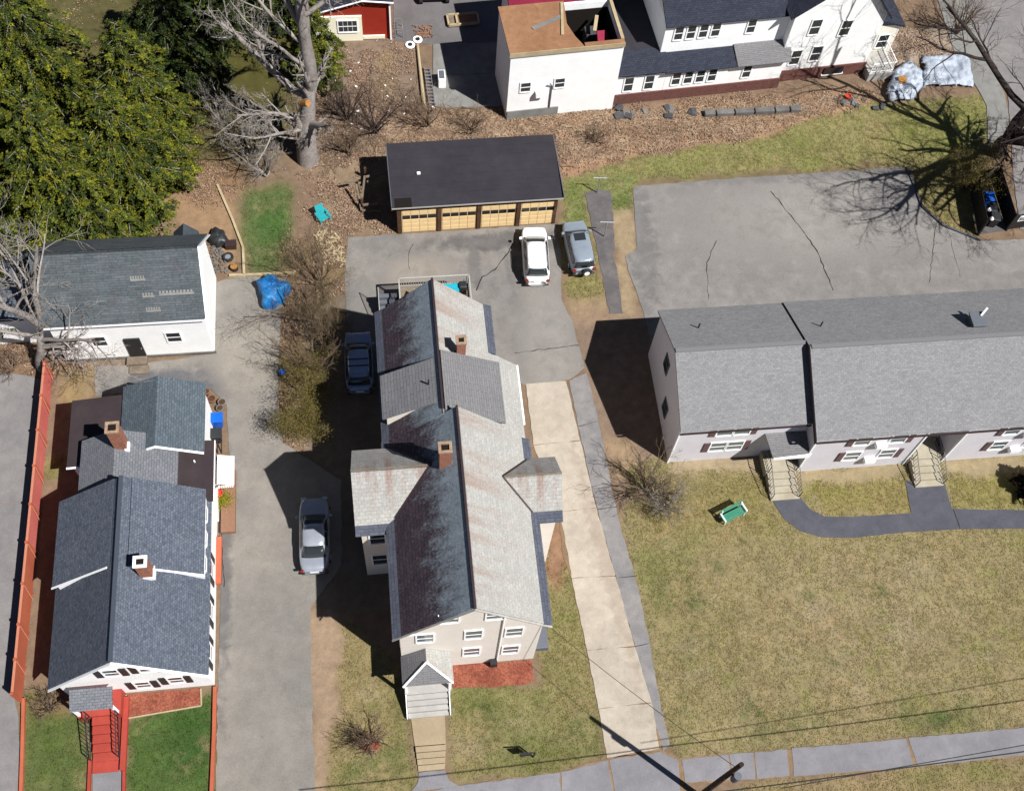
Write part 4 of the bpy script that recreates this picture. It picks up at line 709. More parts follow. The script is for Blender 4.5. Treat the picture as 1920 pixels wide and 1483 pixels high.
# ================================================================ RED AND YELLOW GARAGE AT THE TOP
R_ = thing('small_garage', 'small garage with red gable and pale yellow wall at the top edge', 'garage', (-8.6,34,0), .02)
gable_walls(R_, M['redwall'], 'y', -8.2, 32.1, 42, 4.4, 2.1, 4.2, .32, .12); gable_roof(R_, M['whouse_roof'], M['whouse_roof'], 'y', -8.2, 31.8, 42.2, 4.7, 2.35, 4.2, .32, .12, .12)
MB().box(-12.55,-8.3,31.95,32.08,-.1,2.45).build('wall_cladding', M['yellowsiding'], R_); MB().beam((-12.9,31.77,2.62),(-8.2,31.77,4.12),.05,.16,(0,-1,0)).build('rake_board', M['trim'], R_); MB().beam((-8.2,31.77,4.12),(-5.85,31.77,3.84),.05,.16,(0,-1,0)).build('rake_board', M['trim'], R_)
window(R_, (-9.4,31.94,1.5), 1.4, 1.1, 's', pane=M['glass'], muntin=3); MB().box(-6.2,-6.08,31.9,32.06,-.1,3.7).build('corner_board', M['trim'], R_); MB().box(-8.28,-6.6,31.96,32.08,.1,.4).build('lower_trim', M['yellowsiding'], R_)

# ================================================================ CARS
def paint_mat(name, c, metal=.0, rough=.3):
    t = NT(name); n = t.noise(3, 3, .5, t.pos('obj')); return t.out(t.val(c, t.ramp(n, .3, .7, .94, 1.06)), rough, .5, metal, .6)
def make_car(name, label, px0, px1, L_, W_, H_, paint, kind, yf0, yf1, yr0, yr1, belt, hood, tail, wins, hw1=.26, rails=False, sunroof=None, spare=False, bars=False, pano=False):
    a = G(*px0); b2 = G(*px1); c = (a+b2)/2; dv = a-b2; rz = math.atan2(dv.y, dv.x)-math.pi/2       # px0 = nose, px1 = tail on the ground
    T_ = thing(name, label, 'car', (c.x, c.y, 0), rz, 'cars parked round the beige house'); X = WM[T_]; hw = W_/2
    ys = [-.5,-.492,-.47,-.42,-.34,-.25,-.12,0,.12,.25,.34,.42,.47,.492,.5]; V = []; F = []
    for y in ys:
        e = abs(y)/.5; pl = 1-.26*max(0, (e-.55)/.45)**2.4 - (.09 if e > .97 else 0); w_ = hw*pl
        zt = (hood if y > yf0/L_ else tail if y < yr0/L_ else belt); 
        if e > .6: zt -= (.16 if y > 0 else .05)*((e-.6)/.4)**2
        if e > .97: zt -= .22 if y > 0 else .16
        zb = .24+(.12 if e > .95 else 0)
        half = [(w_*.55,zb-.02),(w_*.9,zb),(w_*.985,zb+.2),(w_,.62),(w_*.985,min(.84,zt-.1)),(w_*.93,zt-.03),(w_*.80,zt),(w_*.4,zt+.025)]
        ring = [(x, y*L_, z) for x, z in half]+[(-x, y*L_, z) for x, z in half[::-1]]; V += ring
    n = 16
    for i in range(len(ys)-1):
        for j in range(n): F.append((i*n+j, i*n+(j+1) % n, (i+1)*n+(j+1) % n, (i+1)*n+j))
    F += [tuple(range(n)), tuple(range((len(ys)-1)*n, len(ys)*n))[::-1]]
    F = [f_[::-1] for f_ in F]; body = MB(X).add(V, F).build('body', paint, T_, smooth=True, subsurf=1)
    # cabin
    def ring(yr, yf, h_, z, N=28, ex=4.2):
        out = []
        for k in range(N):
            t = 2*math.pi*k/N; cs, sn = math.cos(t), math.sin(t)
            out.append((h_*math.copysign(abs(cs)**(2/ex), cs), (yf+yr)/2+(yf-yr)/2*math.copysign(abs(sn)**(2/ex), sn), z))
        return out
    h0, h1 = hw*.93, hw-hw1; V = []; F = []; N = 28; fm = ((H_-belt)*.42+.06)/(H_-.01-belt)
    for rr in (ring(yr0,yf0,h0,belt-.06), ring(yr0+(yr1-yr0)*fm,yf0+(yf1-yf0)*fm,h0+(h1-h0)*fm,belt+(H_-belt)*.42), ring(yr1,yf1,h1,H_-.07), ring(yr1+.1,yf1-.12,h1-.1,H_-.015), ring(yr1*.4,yf1*.4,h1*.4,H_)): V += rr
    for i in range(4):
        for j in range(N): F.append((i*N+j, i*N+(j+1) % N, (i+1)*N+(j+1) % N, (i+1)*N+j))
    F.append(tuple(range(4*N, 5*N))); MB(X).add(V, F).build('cabin', paint, T_, smooth=True)
    gl = M['glass_car']
    def pane(nm, q, th=.02, m=None): MB(X).prism(q, th if not isinstance(th, (int, float)) else (0,0,th)).build(nm, m or gl, T_, smooth=False)
    zb, zr = belt+.03, H_-.1; f = lambda z: (z-belt+.06)/(H_-.07-belt+.06)
    lerp = lambda a_, c_, t: a_+(c_-a_)*t
    for nm, ya, yb_, sgn in (('windshield',yf0,yf1,1),('rear_window',yr0,yr1,-1)):
        V = []; F = []; cols = 7
        for iz, z in enumerate((zb, (zb+zr)/2, zr)):
            tt = f(z)
            for k in range(cols):
                u = (k/(cols-1)-.5)*2*.88; x = u*lerp(h0,h1,tt); V.append((x, lerp(ya,yb_,tt)+sgn*(.03-.07*abs(u)**3), z+.015))
        for iz in range(2):
            for k in range(cols-1): q = (iz*cols+k, iz*cols+k+1, (iz+1)*cols+k+1, (iz+1)*cols+k); F.append(q if sgn < 0 else q[::-1])
        o = MB(X).add(V, F).build(nm, gl, T_, smooth=True); sm = o.modifiers.new('t', 'SOLIDIFY'); sm.thickness = .02
    for s in (-1, 1):
        for w0, w1 in wins:
            za, zc = belt+.05, H_-.13; q = []
            for yy, z in ((w0,za),(w1,za),(min(w1, lerp(yf0,yf1,f(zc))-.12),zc),(max(w0, lerp(yr0,yr1,f(zc))+.12),zc)): q.append((s*(lerp(h0,h1,f(z))+.006), yy, z))
            MB(X).prism(q, (s*.015,0,.004)).build('side_window', gl, T_)
        MB(X).prism([(s*hw*.97,yf0-.35,belt+.0),(s*hw*.97,yf0-.17,belt+.0),(s*hw*.97,yf0-.17,belt+.13),(s*hw*.97,yf0-.35,belt+.13)], (s*.2,-.03,0)).build('mirror', paint, T_, bevel=.03)
        MB(X).box(s*hw*.7-.16,s*hw*.7+.16,L_/2-.2,L_/2-.03,.62,.76).build('headlight', M['steel'], T_, bevel=.03)
        MB(X).box(s*hw*.78-.12,s*hw*.78+.12,-L_/2+.0,-L_/2+.14,.78,tail-.12).build('taillight', M['lamp_red'], T_, bevel=.03)
        if rails: MB(X).tube([(s*(h1-.03),yr1+.25,H_-.03),(s*(h1-.03),yr1+.4,H_+.04),(s*(h1-.03),yf1-.5,H_+.04),(s*(h1-.03),yf1-.35,H_-.03)], .022, 6).build('roof_rail', M['steel'], T_)
        for yw in (L_*.31, -L_*.29):
            wh = MB(X); tw = .21; V = []; F = []
            xx = s*(hw-.10); R = .33; prof = [(.2,-.10),(.31,-.105),(R,-.07),(R,.07),(.31,.105),(.2,.10)]; nn = 20
            for r_, o_ in prof:
                for k in range(nn): a_ = 2*math.pi*k/nn; V.append((xx+o_, yw+r_*math.cos(a_), R+r_*math.sin(a_)))
            for i in range(len(prof)-1):
                for k in range(nn): F.append((i*nn+k, i*nn+(k+1) % nn, (i+1)*nn+(k+1) % nn, (i+1)*nn+k))
            F += [tuple(range(nn)), tuple(range((len(prof)-1)*nn, len(prof)*nn))]
            wo = wh.add(V, F).build('wheel', M['tyre'], T_, smooth=False)
            MB(X).tube([(xx+s*.085,yw,R),(xx+s*.112,yw,R)], [.2,.18], 12).build('rim', M['rim'], wo)
    MB(X).box(-.26,.26,-L_/2-.012,-L_/2+.05,.66,.80).build('number_plate', M['sign_white'], T_)
    MB(X).box(-hw*.86,hw*.86,-L_/2-.01,-L_/2+.1,.36,.48).build('bumper_strip', M['black_plastic'], T_, bevel=.03)
    if sunroof: MB(X).box(-.4,.4,sunroof-.32,sunroof+.32,H_-.03,H_+.012).build('sunroof', gl, T_, bevel=.01)
    if pano: MB(X).box(-h1+.14,h1-.14,yr1+.25,yf1-.15,H_-.03,H_+.012).build('glass_roof', glassy('roof_glass_sky_tint', (.22,.30,.42), .08), T_, bevel=.02)  # sky reflection painted into the glass colour
    if bars:
        for y in (yf1-.75, yr1+.75): MB(X).beam((-h1-.02,y,H_+.05),(h1+.02,y,H_+.05),.06,.04).build('roof_bar', M['black'], T_)
    if spare:
        V = X; ob = MB(X).tube([(.12,-L_/2-.28,.86),(.12,-L_/2-.24,.86),(.12,-L_/2-.06,.86),(.12,-L_/2-.02,.86)], [.27,.35,.35,.3], 22).build('spare_wheel', M['tyre'], T_); MB(X).tube([(.12,-L_/2-.31,.86),(.12,-L_/2-.281,.86)], [.18,.2], 16).build('rim', M['sign_white'], ob)
    return T_
make_car('suv', 'white suv with roof rails parked in front of the tan garage doors', (999,437),(1006,541), 4.72,1.86,1.68, paint_mat('white_paint', (.80,.80,.80)), 's', 1.38,.42,-2.1,-1.75,1.04,1.0,1.08, ((-1.65,-.75),(-.68,.15),(.22,1.0)), rails=True)
make_car('suv', 'silver suv with sunroof and rear spare wheel parked on the grass edge', (1072,427),(1093,520), 4.35,1.80,1.72, paint_mat('silver_blue_paint', S(178,190,204,.72), .25), 's', 1.2,.55,-2.08,-1.95,1.06,1.0,1.1, ((-1.75,-1.05),(-.95,-.15),(-.05,.85)), hw1=.2, sunroof=.1, spare=True)
make_car('suv', 'blue suv with glass roof parked in the shade of the beige house', (672,632),(676,745), 4.5,1.85,1.62, paint_mat('blue_grey_paint', S(150,170,206,.8), .2), 's', 1.35,.4,-2.0,-1.6,1.02,.98,1.06, ((-1.5,-.72),(-.65,.15),(.22,1.0)), bars=True, pano=True)
make_car('sedan', 'silver sedan parked half in the shadow on the left driveway', (591,938),(592,1082), 4.86,1.83,1.45, paint_mat('silver_paint', S(190,196,208,.72), .25), 'c', 1.3,.35,-1.75,-.95,.96,.94,1.02, ((-.95,-.1),(-.02,.9)), hw1=.3)
# tractor / pickup rear seen at the top edge
t = thing('lawn_tractor', 'black and yellow tractor parked at the top edge', 'tractor', (-2.2,36,0)); MB().box(-3.4,-1.6,35.6,37.4,.35,.8).build('chassis', M['black'], t, bevel=.05); MB().box(-2.9,-1.9,36.3,38,.8,1.2).build('hood', M['yellow'], t, bevel=.1); MB().box(-2.7,-2.1,35.6,36.2,.8,1.15).build('seat', M['black_plastic'], t, bevel=.05)
for x in (-3.55,-1.45):
    wo = MB().tube([(x-.14,35.85,.42),(x+.14,35.85,.42)], .42, 20).build('wheel', M['tyre'], t); MB().tube([(x+.141,35.85,.42),(x+.16,35.85,.42)], .2, 14).build('rim', M['sign_white'], wo)
    MB().tube([(x-.1,37.6,.3),(x+.1,37.6,.3)], .3, 16).build('wheel', M['tyre'], t)

# ================================================================ FENCES AND EDGINGS
fy = [3.6,1.2,-1.2,-3.6,-6.1,-8.5,-11.0,-13.4,-15.4,-17.3]; F_ = thing('board_fence', 'tall red board fence between the cape house and the left driveway', 'fence', (-29.45,-6,0))
for i, (ya, yb) in enumerate(zip(fy[:-1], fy[1:])):
    m = M['red_fence'] if i < 5 else M['red_fence2']; pn = MB(); n = 16
    for k in range(n): q0 = ya+(yb-ya)*k/n; q1 = ya+(yb-ya)*(k+1)/n; pn.box(-29.47-(k % 2)*.006,-29.43+(k % 2)*.006,min(q0,q1)+.004,max(q0,q1)-.004,.05,1.75)
    p_ = pn.build('panel', m, F_); MB().box(-29.52,-29.38,yb+.02,ya-.02,1.752,1.80).build('cap_rail', M['red_trim'], F_)
    MB().beam((-29.37,ya-.08,1.7),(-29.32,ya-.45,.2),.05,.05).build('brace', M['red_trim'], F_)
for y in fy: MB().box(-29.53,-29.37,y-.07,y+.07,-.1,1.9).build('post', M['red_fence2'], F_)
def edging(name, label, pts, h, w_, m):
    t = thing(name, label, 'edging', G(*pts[0]))
    for a, c in zip(pts[:-1], pts[1:]): a = G(*a); c = G(*c); MB().beam((a.x,a.y,h/2-.03),(c.x,c.y,h/2-.03),w_,h+.06).build('timber', m, t)
edging('garden_edging', 'low red edging along the left side of the cape house lawn', [(46,1310),(44,1400),(40,1520)], .25, .18, M['red_fence2'])
edging('garden_edging', 'low red edging between the cape house lawn and the centre driveway', [(404,1288),(402,1380),(396,1520)], .22, .2, M['red_fence2'])
edging('garden_edging', 'red kerb on the left of the grey cape house path', [(170,1425),(166,1520)], .2, .16, M['red_paint']); edging('garden_edging', 'red kerb on the right of the grey cape house path', [(234,1425),(233,1520)], .2, .16, M['red_paint'])
edging('landscape_timber', 'pale timber edging along the dirt beside the white barn', [(408,348),(436,412),(456,465),(458,516)], .16, .16, M['pine']); edging('landscape_timber', 'pale timber edging behind the blue tarp', [(430,518),(490,516),(555,512)], .16, .16, M['pine'])
edging('bed_border', 'thin tan border round the red mulch bed of the cape house', [(237,1303),(239,1347),(378,1323),(377,1291)], .1, .07, M['pine'])
kb_ = thing('kerb', 'dark asphalt kerb curving along the right grass island', 'kerb', G(1712,345)); kp = [(1700,315),(1712,345),(1728,388),(1768,424),(1838,452)]
for a, c in zip(kp[:-1], kp[1:]): a = G(*a); c = G(*c); MB().beam((a.x,a.y,.06),(c.x,c.y,.06),.16,.16).build('kerb_piece', M['asphalt_dark'], kb_)

# ================================================================ YARD THINGS
def tyre_obj(px, py, r, label, z=0.0, m=None):
    p = G(px,py); o = thing('tyre', label, 'tyre', (p.x,p.y,z)); MB().lathe((p.x,p.y), [(r*.55,z+.03),(r*.9,z),(r,z+.06),(r,z+.17),(r*.9,z+.22),(r*.58,z+.2),(r*.55,z+.12)], 24).build('tread', M['tyre'], o, smooth=True); MB().cyl(p, r*.54, z+.05, z+.15, 18).build('rim', m or M['rim'], o)
tyre_obj(428,484,.38,'grey-hubbed tyre lying beside the white barn'); 
p = G(440,505); o = thing('stump', 'cut round stump section beside the barn tyre', 'stump', p); MB().cyl(p,.26,0,.35,16).build('trunk', M['bark_dark'], o); MB().cyl(p,.24,.351,.37,16).build('cut_face', M['cutwood'], o)
def lumpy(name, px, py, rx, ry, h, m, label, cat, seed, rz=0, n=22, k=9, amp=.16, flatness=1.):
    p = G(px,py); r = random.Random(seed); V = []; F = []; ph = [r.uniform(0,6.28) for _ in range(8)]
    for i in range(k+1):
        t = i/k; 
        for j in range(n):
            a = 2*math.pi*j/n; w_ = 1+amp*(math.sin(3*a+ph[0])+.7*math.sin(5*a+ph[1]+3*t)+.5*math.sin(8*a+ph[2]-5*t))
            rr = math.cos(t*math.pi/2)**.7*w_; zz = h*math.sin(t*math.pi/2)**flatness*(1+amp*1.2*math.sin(4*a+ph[3]+t*4)*(1-t))+r.uniform(-.02,.02)
            x = rx*rr*math.cos(a); y = ry*rr*math.sin(a); V.append((p.x+x*math.cos(rz)-y*math.sin(rz), p.y+x*math.sin(rz)+y*math.cos(rz), max(-.02, zz if i else -.02)))
    for i in range(k):
        for j in range(n): F.append((i*n+j, i*n+(j+1) % n, (i+1)*n+(j+1) % n, (i+1)*n+j))
    F.append(tuple(range(k*n, (k+1)*n))); o = MB().add(V, F).build(name, m, None, smooth=True); o['label'] = label; o['category'] = cat; return o
def crumple(name, poly, h, seed, label, step=.12):
    P = P2(poly); xs = [q[0] for q in P]; ys = [q[1] for q in P]; X_, Y_ = np.meshgrid(np.arange(min(xs)-.2, max(xs)+.2, step), np.arange(min(ys)-.2, max(ys)+.2, step))
    wx = X_+(fbm(X_, Y_, 1.5, seed)-.5)*.5; wy = Y_+(fbm(X_, Y_, 1.5, seed+7)-.5)*.5; ins = pip(wx, wy, P); e = blur(ins.astype(float), 3); rid = 1-np.abs(fbm(X_, Y_, 1.1, seed+3, 4)-.5)*4; z = np.clip((e-.35)*2.2, 0, 1)**.6*h*(.55+.6*rid)+.03+(fbm(X_, Y_, 5, seed+9, 2)-.5)*.14
    n_ = X_.shape[1]; ids_ = np.arange(X_.size).reshape(X_.shape); F = np.stack([ids_[:-1,:-1], ids_[:-1,1:], ids_[1:,1:], ids_[1:,:-1]], -1).reshape(-1,4); F = F[ins[:-1,:-1].ravel()]; u_, inv = np.unique(F, return_inverse=True); V = np.stack([X_, Y_, np.maximum(z, .02)], -1).reshape(-1,3)[u_]
    o = npmesh(name, V, inv.reshape(F.shape), M['tarp_white'], smooth=False, label=label, cat='sheeting'); o.modifiers.new('t','SOLIDIFY').thickness = .02
lumpy('covered_pile', 512, 552, .95, 1.15, 1.15, M['tarp_blue'], 'bright blue tarp thrown over a pile beside the left driveway', 'tarp', 4, .2, 40, 12, .17, .5)
lumpy('covered_pile', 410, 450, .62, .75, .7, M['black_plastic'], 'black plastic sheet over a heap beside the white barn', 'tarp', 5, .3, 30, 10, .1, .6)
t = thing('crate', 'small dark crate between the black sheet and the barn tyre', 'crate', G(434,463)); p = G(434,463); MB().box(p.x-.35,p.x+.35,p.y-.25,p.y+.25,-.02,.4).build('body', M['brown_wood'], t); MB().box(p.x-.38,p.x+.38,p.y-.28,p.y+.28,.402,.45).build('lid', M['trim_dark'], t)
# adirondack chair
p = G(607,412); t = thing('garden_chair', 'turquoise slatted garden chair lying left of the garage', 'chair', p, .5); X = WM[t]
for i in range(5): MB(X).box(-.3,.3,-.3+i*.12,-.2+i*.12,.34-.02*i,.37-.02*i).build('seat_slat', M['teal_plastic'], t); MB(X).prism([(-.3+i*.122,.3,.28),(-.19+i*.122,.3,.28),(-.19+i*.122,.62,1.0),(-.3+i*.122,.62,1.0)], (0,.03,0)).build('back_slat', M['teal_plastic'], t)
for s in (-1,1): MB(X).box(s*.38-.07,s*.38+.07,-.35,.45,.5,.54).build('armrest', M['teal_plastic'], t); MB(X).box(s*.36-.04,s*.36+.04,-.32,-.24,0,.5).build('leg', M['teal_plastic'], t); MB(X).box(s*.36-.04,s*.36+.04,.3,.38,0,.5).build('leg', M['teal_plastic'], t)
# green bench
p = G(1372,968); a = G(1352,975); c = G(1392,955); t = thing('bench', 'green slatted park bench with white arms on the apartment lawn', 'bench', p, math.atan2(c.y-a.y, c.x-a.x)); X = WM[t]
for i in range(4): MB(X).box(-.85,.85,-.30+i*.135,-.18+i*.135,.42,.46).build('seat_slat', M['green_paint'], t, bevel=.008)
for i in range(3): MB(X).box(-.85,.85,.30+i*.03,.34+i*.03,.55+i*.14,.67+i*.14).build('back_slat', M['green_paint'], t, bevel=.008)
for s in (-1,1):
    for y in (-.26,.3): MB(X).box(s*.72-.03,s*.72+.03,y-.03,y+.03,-.02,.42 if y < 0 else .92).build('leg', M['trim'], t)
    MB(X).box(s*.8-.04,s*.8+.04,-.3,.36,.62,.67).build('armrest', M['trim'], t); MB(X).box(s*.8-.03,s*.8+.03,-.28,-.22,.46,.62).build('arm_post', M['trim'], t)
# wheelie bins by the cape house, pots
def bin_(px, py, body, lid, label, rz=0, h=1.05, group=None):
    p = G(px,py); t = thing('wheelie_bin', label, 'bin', p, rz); X = WM[t]
    MB(X).prism([(-.26,-.28,.06),(.26,-.28,.06),(.26,.28,.06),(-.26,.28,.06)], (0,0,.001)).add([],[]); mb = MB(X); mb.add([(-.24,-.26,.05),(.24,-.26,.05),(.24,.26,.05),(-.24,.26,.05),(-.31,-.36,h),(.31,-.36,h),(.31,.36,h),(-.31,.36,h)], [(0,3,2,1),(4,5,6,7),(0,1,5,4),(1,2,6,5),(2,3,7,6),(3,0,4,7)]); mb.build('body', body, t, bevel=.03)
    MB(X).prism([(-.34,-.4,h+.002),(.34,-.4,h+.002),(.34,.38,h+.05),(-.34,.38,h+.05)], (0,0,.05)).build('lid', lid, t, bevel=.03); MB(X).tube([(-.25,.43,h-.03),(.25,.43,h-.03)], .025, 8).build('handle', M['black_plastic'], t)
    for s in (-1,1): MB(X).tube([(s*.2,.3,.12),(s*.28,.3,.12)], .12, 14).build('wheel', M['tyre'], t)
bin_(411,797,M['blue_plastic'],M['blue_plastic'],'blue wheelie bin against the cape house rear wing',1.57); bin_(409,826,M['black_plastic'],M['black_plastic'],'dark wheelie bin just in front of the blue bin at the cape house',1.57)
t = thing('folding_rack', 'black folding rack leaning beside the white awning', 'rack', G(408,842)); p = G(408,842)
for dx in (-.3,0,.25): MB().beam((p.x+dx,p.y-.3,0),(p.x+dx+.1,p.y+.25,.8),.06).build('leg', M['black'], t)
MB().beam((p.x-.35,p.y+.2,.75),(p.x+.4,p.y+.2,.75),.06).build('bar', M['black'], t)
for i, (px, py, r, h, lb) in enumerate(((388,738,.2,.3,'small brown flower pot closest to the driveway corner of the cape house'),(398,752,.26,.35,'large brown flower pot in the middle of the pots'),(417,757,.24,.25,'round pale planter on the outer side of the pots'),(413,768,.22,.22,'grey planter just above the blue bin'))):
    p = G(px,py); t = thing('flower_pot', lb, 'pot', p, group='pots behind the cape house'); MB().lathe(p, [(r*.7,0),(r,h),(r*1.06,h),(r*1.06,h+.05),(r*.9,h+.05),(r*.88,h-.03)], 18).build('pot', M['terracotta'] if i < 2 else M['concrete_grey'], t, smooth=False); MB().cyl(p, r*.87, h-.05, h-.02, 16).build('soil', M['brown_wood'], t)
p = G(410,928,.35); t = thing('flower_pot', 'red plastic pot on the red side deck of the cape house', 'pot', (p.x,p.y,.35)); MB().lathe(p, [(.18,.35),(.28,.62),(.3,.62),(.3,.68),(.24,.68),(.22,.58)], 18).build('pot', M['red_plastic'], t)
p = G(531,702); t = thing('bucket', 'small pale blue bucket at the foot of the hedge shrubs', 'bucket', p); MB().lathe(p, [(.17,0),(.24,.36),(.26,.36),(.26,.39),(.22,.39),(.2,.3)], 18).build('pail', M['trim_grey'], t); MB().cyl(p,.2,.28,.32,16).build('contents', M['blue_plastic'], t)
# yard sign
t = thing('yard_sign', 'small black hanging yard sign on the front lawn', 'sign', G(985,1420)); p = G(985,1420)
MB().beam((p.x+.45,p.y+.0,-.05),(p.x+.45,p.y,1.3),.07).build('post', M['black'], t); MB().beam((p.x+.45,p.y,1.25),(p.x-.45,p.y+.05,1.25),.06).build('arm', M['black'], t); MB().box(p.x-.36,p.x+.3,p.y-.02,p.y+.04,.55,1.1).build('board', M['black'], t)
MB().box(p.x-.3,p.x+.24,p.y-.026,p.y-.021,.62,1.03).build('face', M['trim_dark'], t)
# clothes-line poles on the asphalt path
for (px, py, lb) in ((1120,362,'thin grey T-shaped clothes pole at the far end of the asphalt path'),(1133,444,'thin grey T-shaped clothes pole at the middle of the asphalt path')):
    p = G(px,py); t = thing('clothes_pole', lb, 'pole', p, group='clothes poles'); MB().tube([(p.x,p.y,-.05),(p.x,p.y,1.7)], .045, 10).build('post', M['steel'], t); MB().tube([(p.x-.5,p.y+.05,1.7),(p.x+.5,p.y-.05,1.7)], .035, 8).build('crossbar', M['steel'], t)
# construction yard at the top
p = G(868,42); t = thing('lumber_frame', 'pale pine frame lying on the yard asphalt beside the shadow', 'frame', p, .06); X = WM[t]
for q in ((-1.2,-.5,1.2,-.5),(-1.2,.6,1.2,.6),(-.5,-.5,-.5,.6),(1.2,-.5,1.2,.6),(-1.2,-.5,-1.2,.6)): MB(X).beam((q[0],q[1],.25),(q[2],q[3],.25),.14,.2).build('timber', M['pine'], t)
MB(X).box(-.4,1.1,-.4,.5,.1,.2).build('sheet', M['osb'], t); MB(X).box(-1.15,-.55,-.45,.55,.02,.15).build('pallet', M['weathered'], t)
def ring_(px, py, label): 
    p = G(px,py); o = thing('wheel_ring', label, 'wheel', p, group='white wheel rings on the yard'); MB().lathe(p, [(.2,0),(.36,0),(.38,.06),(.36,.12),(.2,.12)], 22).build('tread', M['sign_white'], o); MB().cyl(p,.19,.0,.135,16).build('hub', M['black'], o)
ring_(769,86,'white wheel ring lying on the left of the pole top'); ring_(783,76,'white wheel ring lying on the yard asphalt edge, right one')
t = thing('log', 'long pale debarked log lying beside the ladder', 'log', G(790,140)); a = G(783,88); c = G(795,202); MB().tube([(a.x,a.y,.16),((a.x+c.x)/2,(a.y+c.y)/2,.18),(c.x,c.y,.16)], [.1,.12,.14], 10).build('trunk', M['pine'], t); MB().tube([(a.x,a.y,.16),(a.x,a.y+.02,.16)], .1, 10).build('cut_face', M['cutwood'], t)
t = thing('ladder', 'aluminium ladder lying on the ground beside the concrete pad', 'ladder', G(804,165)); a = G(801,130); c = G(810,200); d = (c-a).normalized(); nn = Vector((-d.y,d.x,0))*.22
for s in (-1,1): MB().beam(a+nn*s+Vector((0,0,.2)), c+nn*s+Vector((0,0,.2)), .05, .12).build('stile', M['steel'], t)
for i in range(11): q = a+(c-a)*((i+.5)/11)+Vector((0,0,.2)); MB().beam(q-nn, q+nn, .1, .06).build('rung', M['steel'], t)
p = G(828,158); t = thing('heat_pump', 'white box unit standing on the concrete pad', 'unit', p); MB().box(p.x-.28,p.x+.28,p.y-.5,p.y+.5,.05,1.0).build('case', M['trim'], t, bevel=.04); MB().box(p.x-.2,p.x+.2,p.y-.4,p.y+.4,1.002,1.03).build('grille', M['trim_grey'], t)
t = thing('mesh_crate', 'empty wire crate standing beside the red garage', 'crate', G(748,62)); p = G(748,62)
for z in (.02,.9):
    for q in ((-.3,-.6,.3,-.6),(-.3,.6,.3,.6),(-.3,-.6,-.3,.6),(.3,-.6,.3,.6),(-.3,0,.3,0)): MB().beam((p.x+q[0],p.y+q[1],z),(p.x+q[2],p.y+q[3],z),.04).build('bar', M['steel'], t)
for x in (-.3,.3):
    for y in (-.6,.6): MB().beam((p.x+x,p.y+y,0),(p.x+x,p.y+y,.9),.04).build('upright', M['steel'], t)
# sheeting with furniture at the right end of the white house
crumple('covered_load', [(1727,110),(1815,106),(1822,164),(1725,168)], .45, 9, 'white plastic sheet spread over boards beside the street')
crumple('covered_load', [(1668,142),(1700,122),(1722,130),(1728,168),(1712,192),(1664,196),(1656,178)], .75, 10, 'crumpled white sheeting with junk at the corner of the white house')
p = G(1692,150,.9); t = thing('junk_board', 'rusty orange board lying on the crumpled sheeting', 'board', (p.x,p.y,.75)); MB().prism([(p.x-.3,p.y-.3,.75),(p.x+.35,p.y-.2,.8),(p.x+.3,p.y+.3,.95),(p.x-.3,p.y+.3,.9)], (0,0,.08)).build('plate', M['cutwood'], t)
p = G(1588,186); t = thing('bucket', 'red bucket at the brick base of the white house', 'bucket', p); MB().lathe(p, [(.16,0),(.22,.34),(.24,.34),(.24,.37),(.2,.37),(.18,.28)], 16).build('pail', M['red_plastic'], t); MB().cyl(p,.18,.2,.26,14).build('contents', M['trim_dark'], t)
# granite blocks below the white house
rw = thing('retaining_wall', 'row of granite blocks on the leaf covered slope below the white house', 'wall', G(1400,215)); rr = random.Random(3)
xs = [1318,1340,1375,1412,1450,1478,1500]
for a, c in zip(xs[:-1], xs[1:]):
    A1 = G(a+1,218-(a-1318)*.05); B1 = G(c-1,218-(c-1318)*.05); MB().beam((A1.x,A1.y,.2),(B1.x,B1.y,.2),.5,.55).build('block', M['stone'], rw, bevel=.06)
for i in range(26):
    px = rr.uniform(1150,1300) if i < 14 else rr.uniform(1500,1660); py = (212 if i < 14 else 195)+rr.uniform(-8,10); p = G(px,py); s = rr.uniform(.15,.38)
    MB(Matrix.Translation(p) @ Matrix.Rotation(rr.uniform(0,3),4,'Z') @ Matrix.Rotation(rr.uniform(-.3,.3),4,'X')).box(-s,s,-s*.7,s*.7,-.1,s*.7).build('stone', M['stone_dark'] if i % 3 else M['stone'], rw, bevel=.07)
# bin enclosure at the right
E_ = thing('bin_enclosure', 'black board bin enclosure at the right edge of the lot', 'enclosure', G(1850,395)); nw, ne, se, sw_ = G(1816,352), G(1858,342), G(1886,432), G(1833,441)  # black only as the shade coloured into the side boards
gp = G(1925,426)
for nm, a, c, m in (('back_panel',nw,ne,M['weathered']),('side_panel',ne,se,M['black']),('side_panel',nw,sw_,M['black']),('gate',se,gp,M['black'])):  # sides coloured black for their shade, back panel pale as sunlit
    d = (c-a); n = max(3, int(d.length/.16)); pn = MB()
    for k in range(n): q0 = a+d*((k+.03)/n); q1 = a+d*((k+.97)/n); pn.beam((q0.x,q0.y,.95),(q1.x,q1.y,.95),.04,1.7)
    pn.build(nm, m, E_)
for q in (nw,ne,se,sw_): MB().box(q.x-.07,q.x+.07,q.y-.07,q.y+.07,-.1,1.95).build('post', M['black'], E_)
MB().prism([(p_.x,p_.y,-.05) for p_ in (nw,ne,se,sw_)], (0,0,.09)).build('slab', M['asphalt_path'], E_)
m1 = (se+gp)/2; dd = (gp-se).normalized(); sg = MB().add([(m1+dd*a_+Vector((0,-.04,z))) for a_, z in ((-.45,1.0),(.35,1.0),(.35,1.65),(-.45,1.65))], [(0,1,2,3)]); sgo = sg.build('sign', M['sign_white'], E_); sgo.modifiers.new('s','SOLIDIFY').thickness = .02
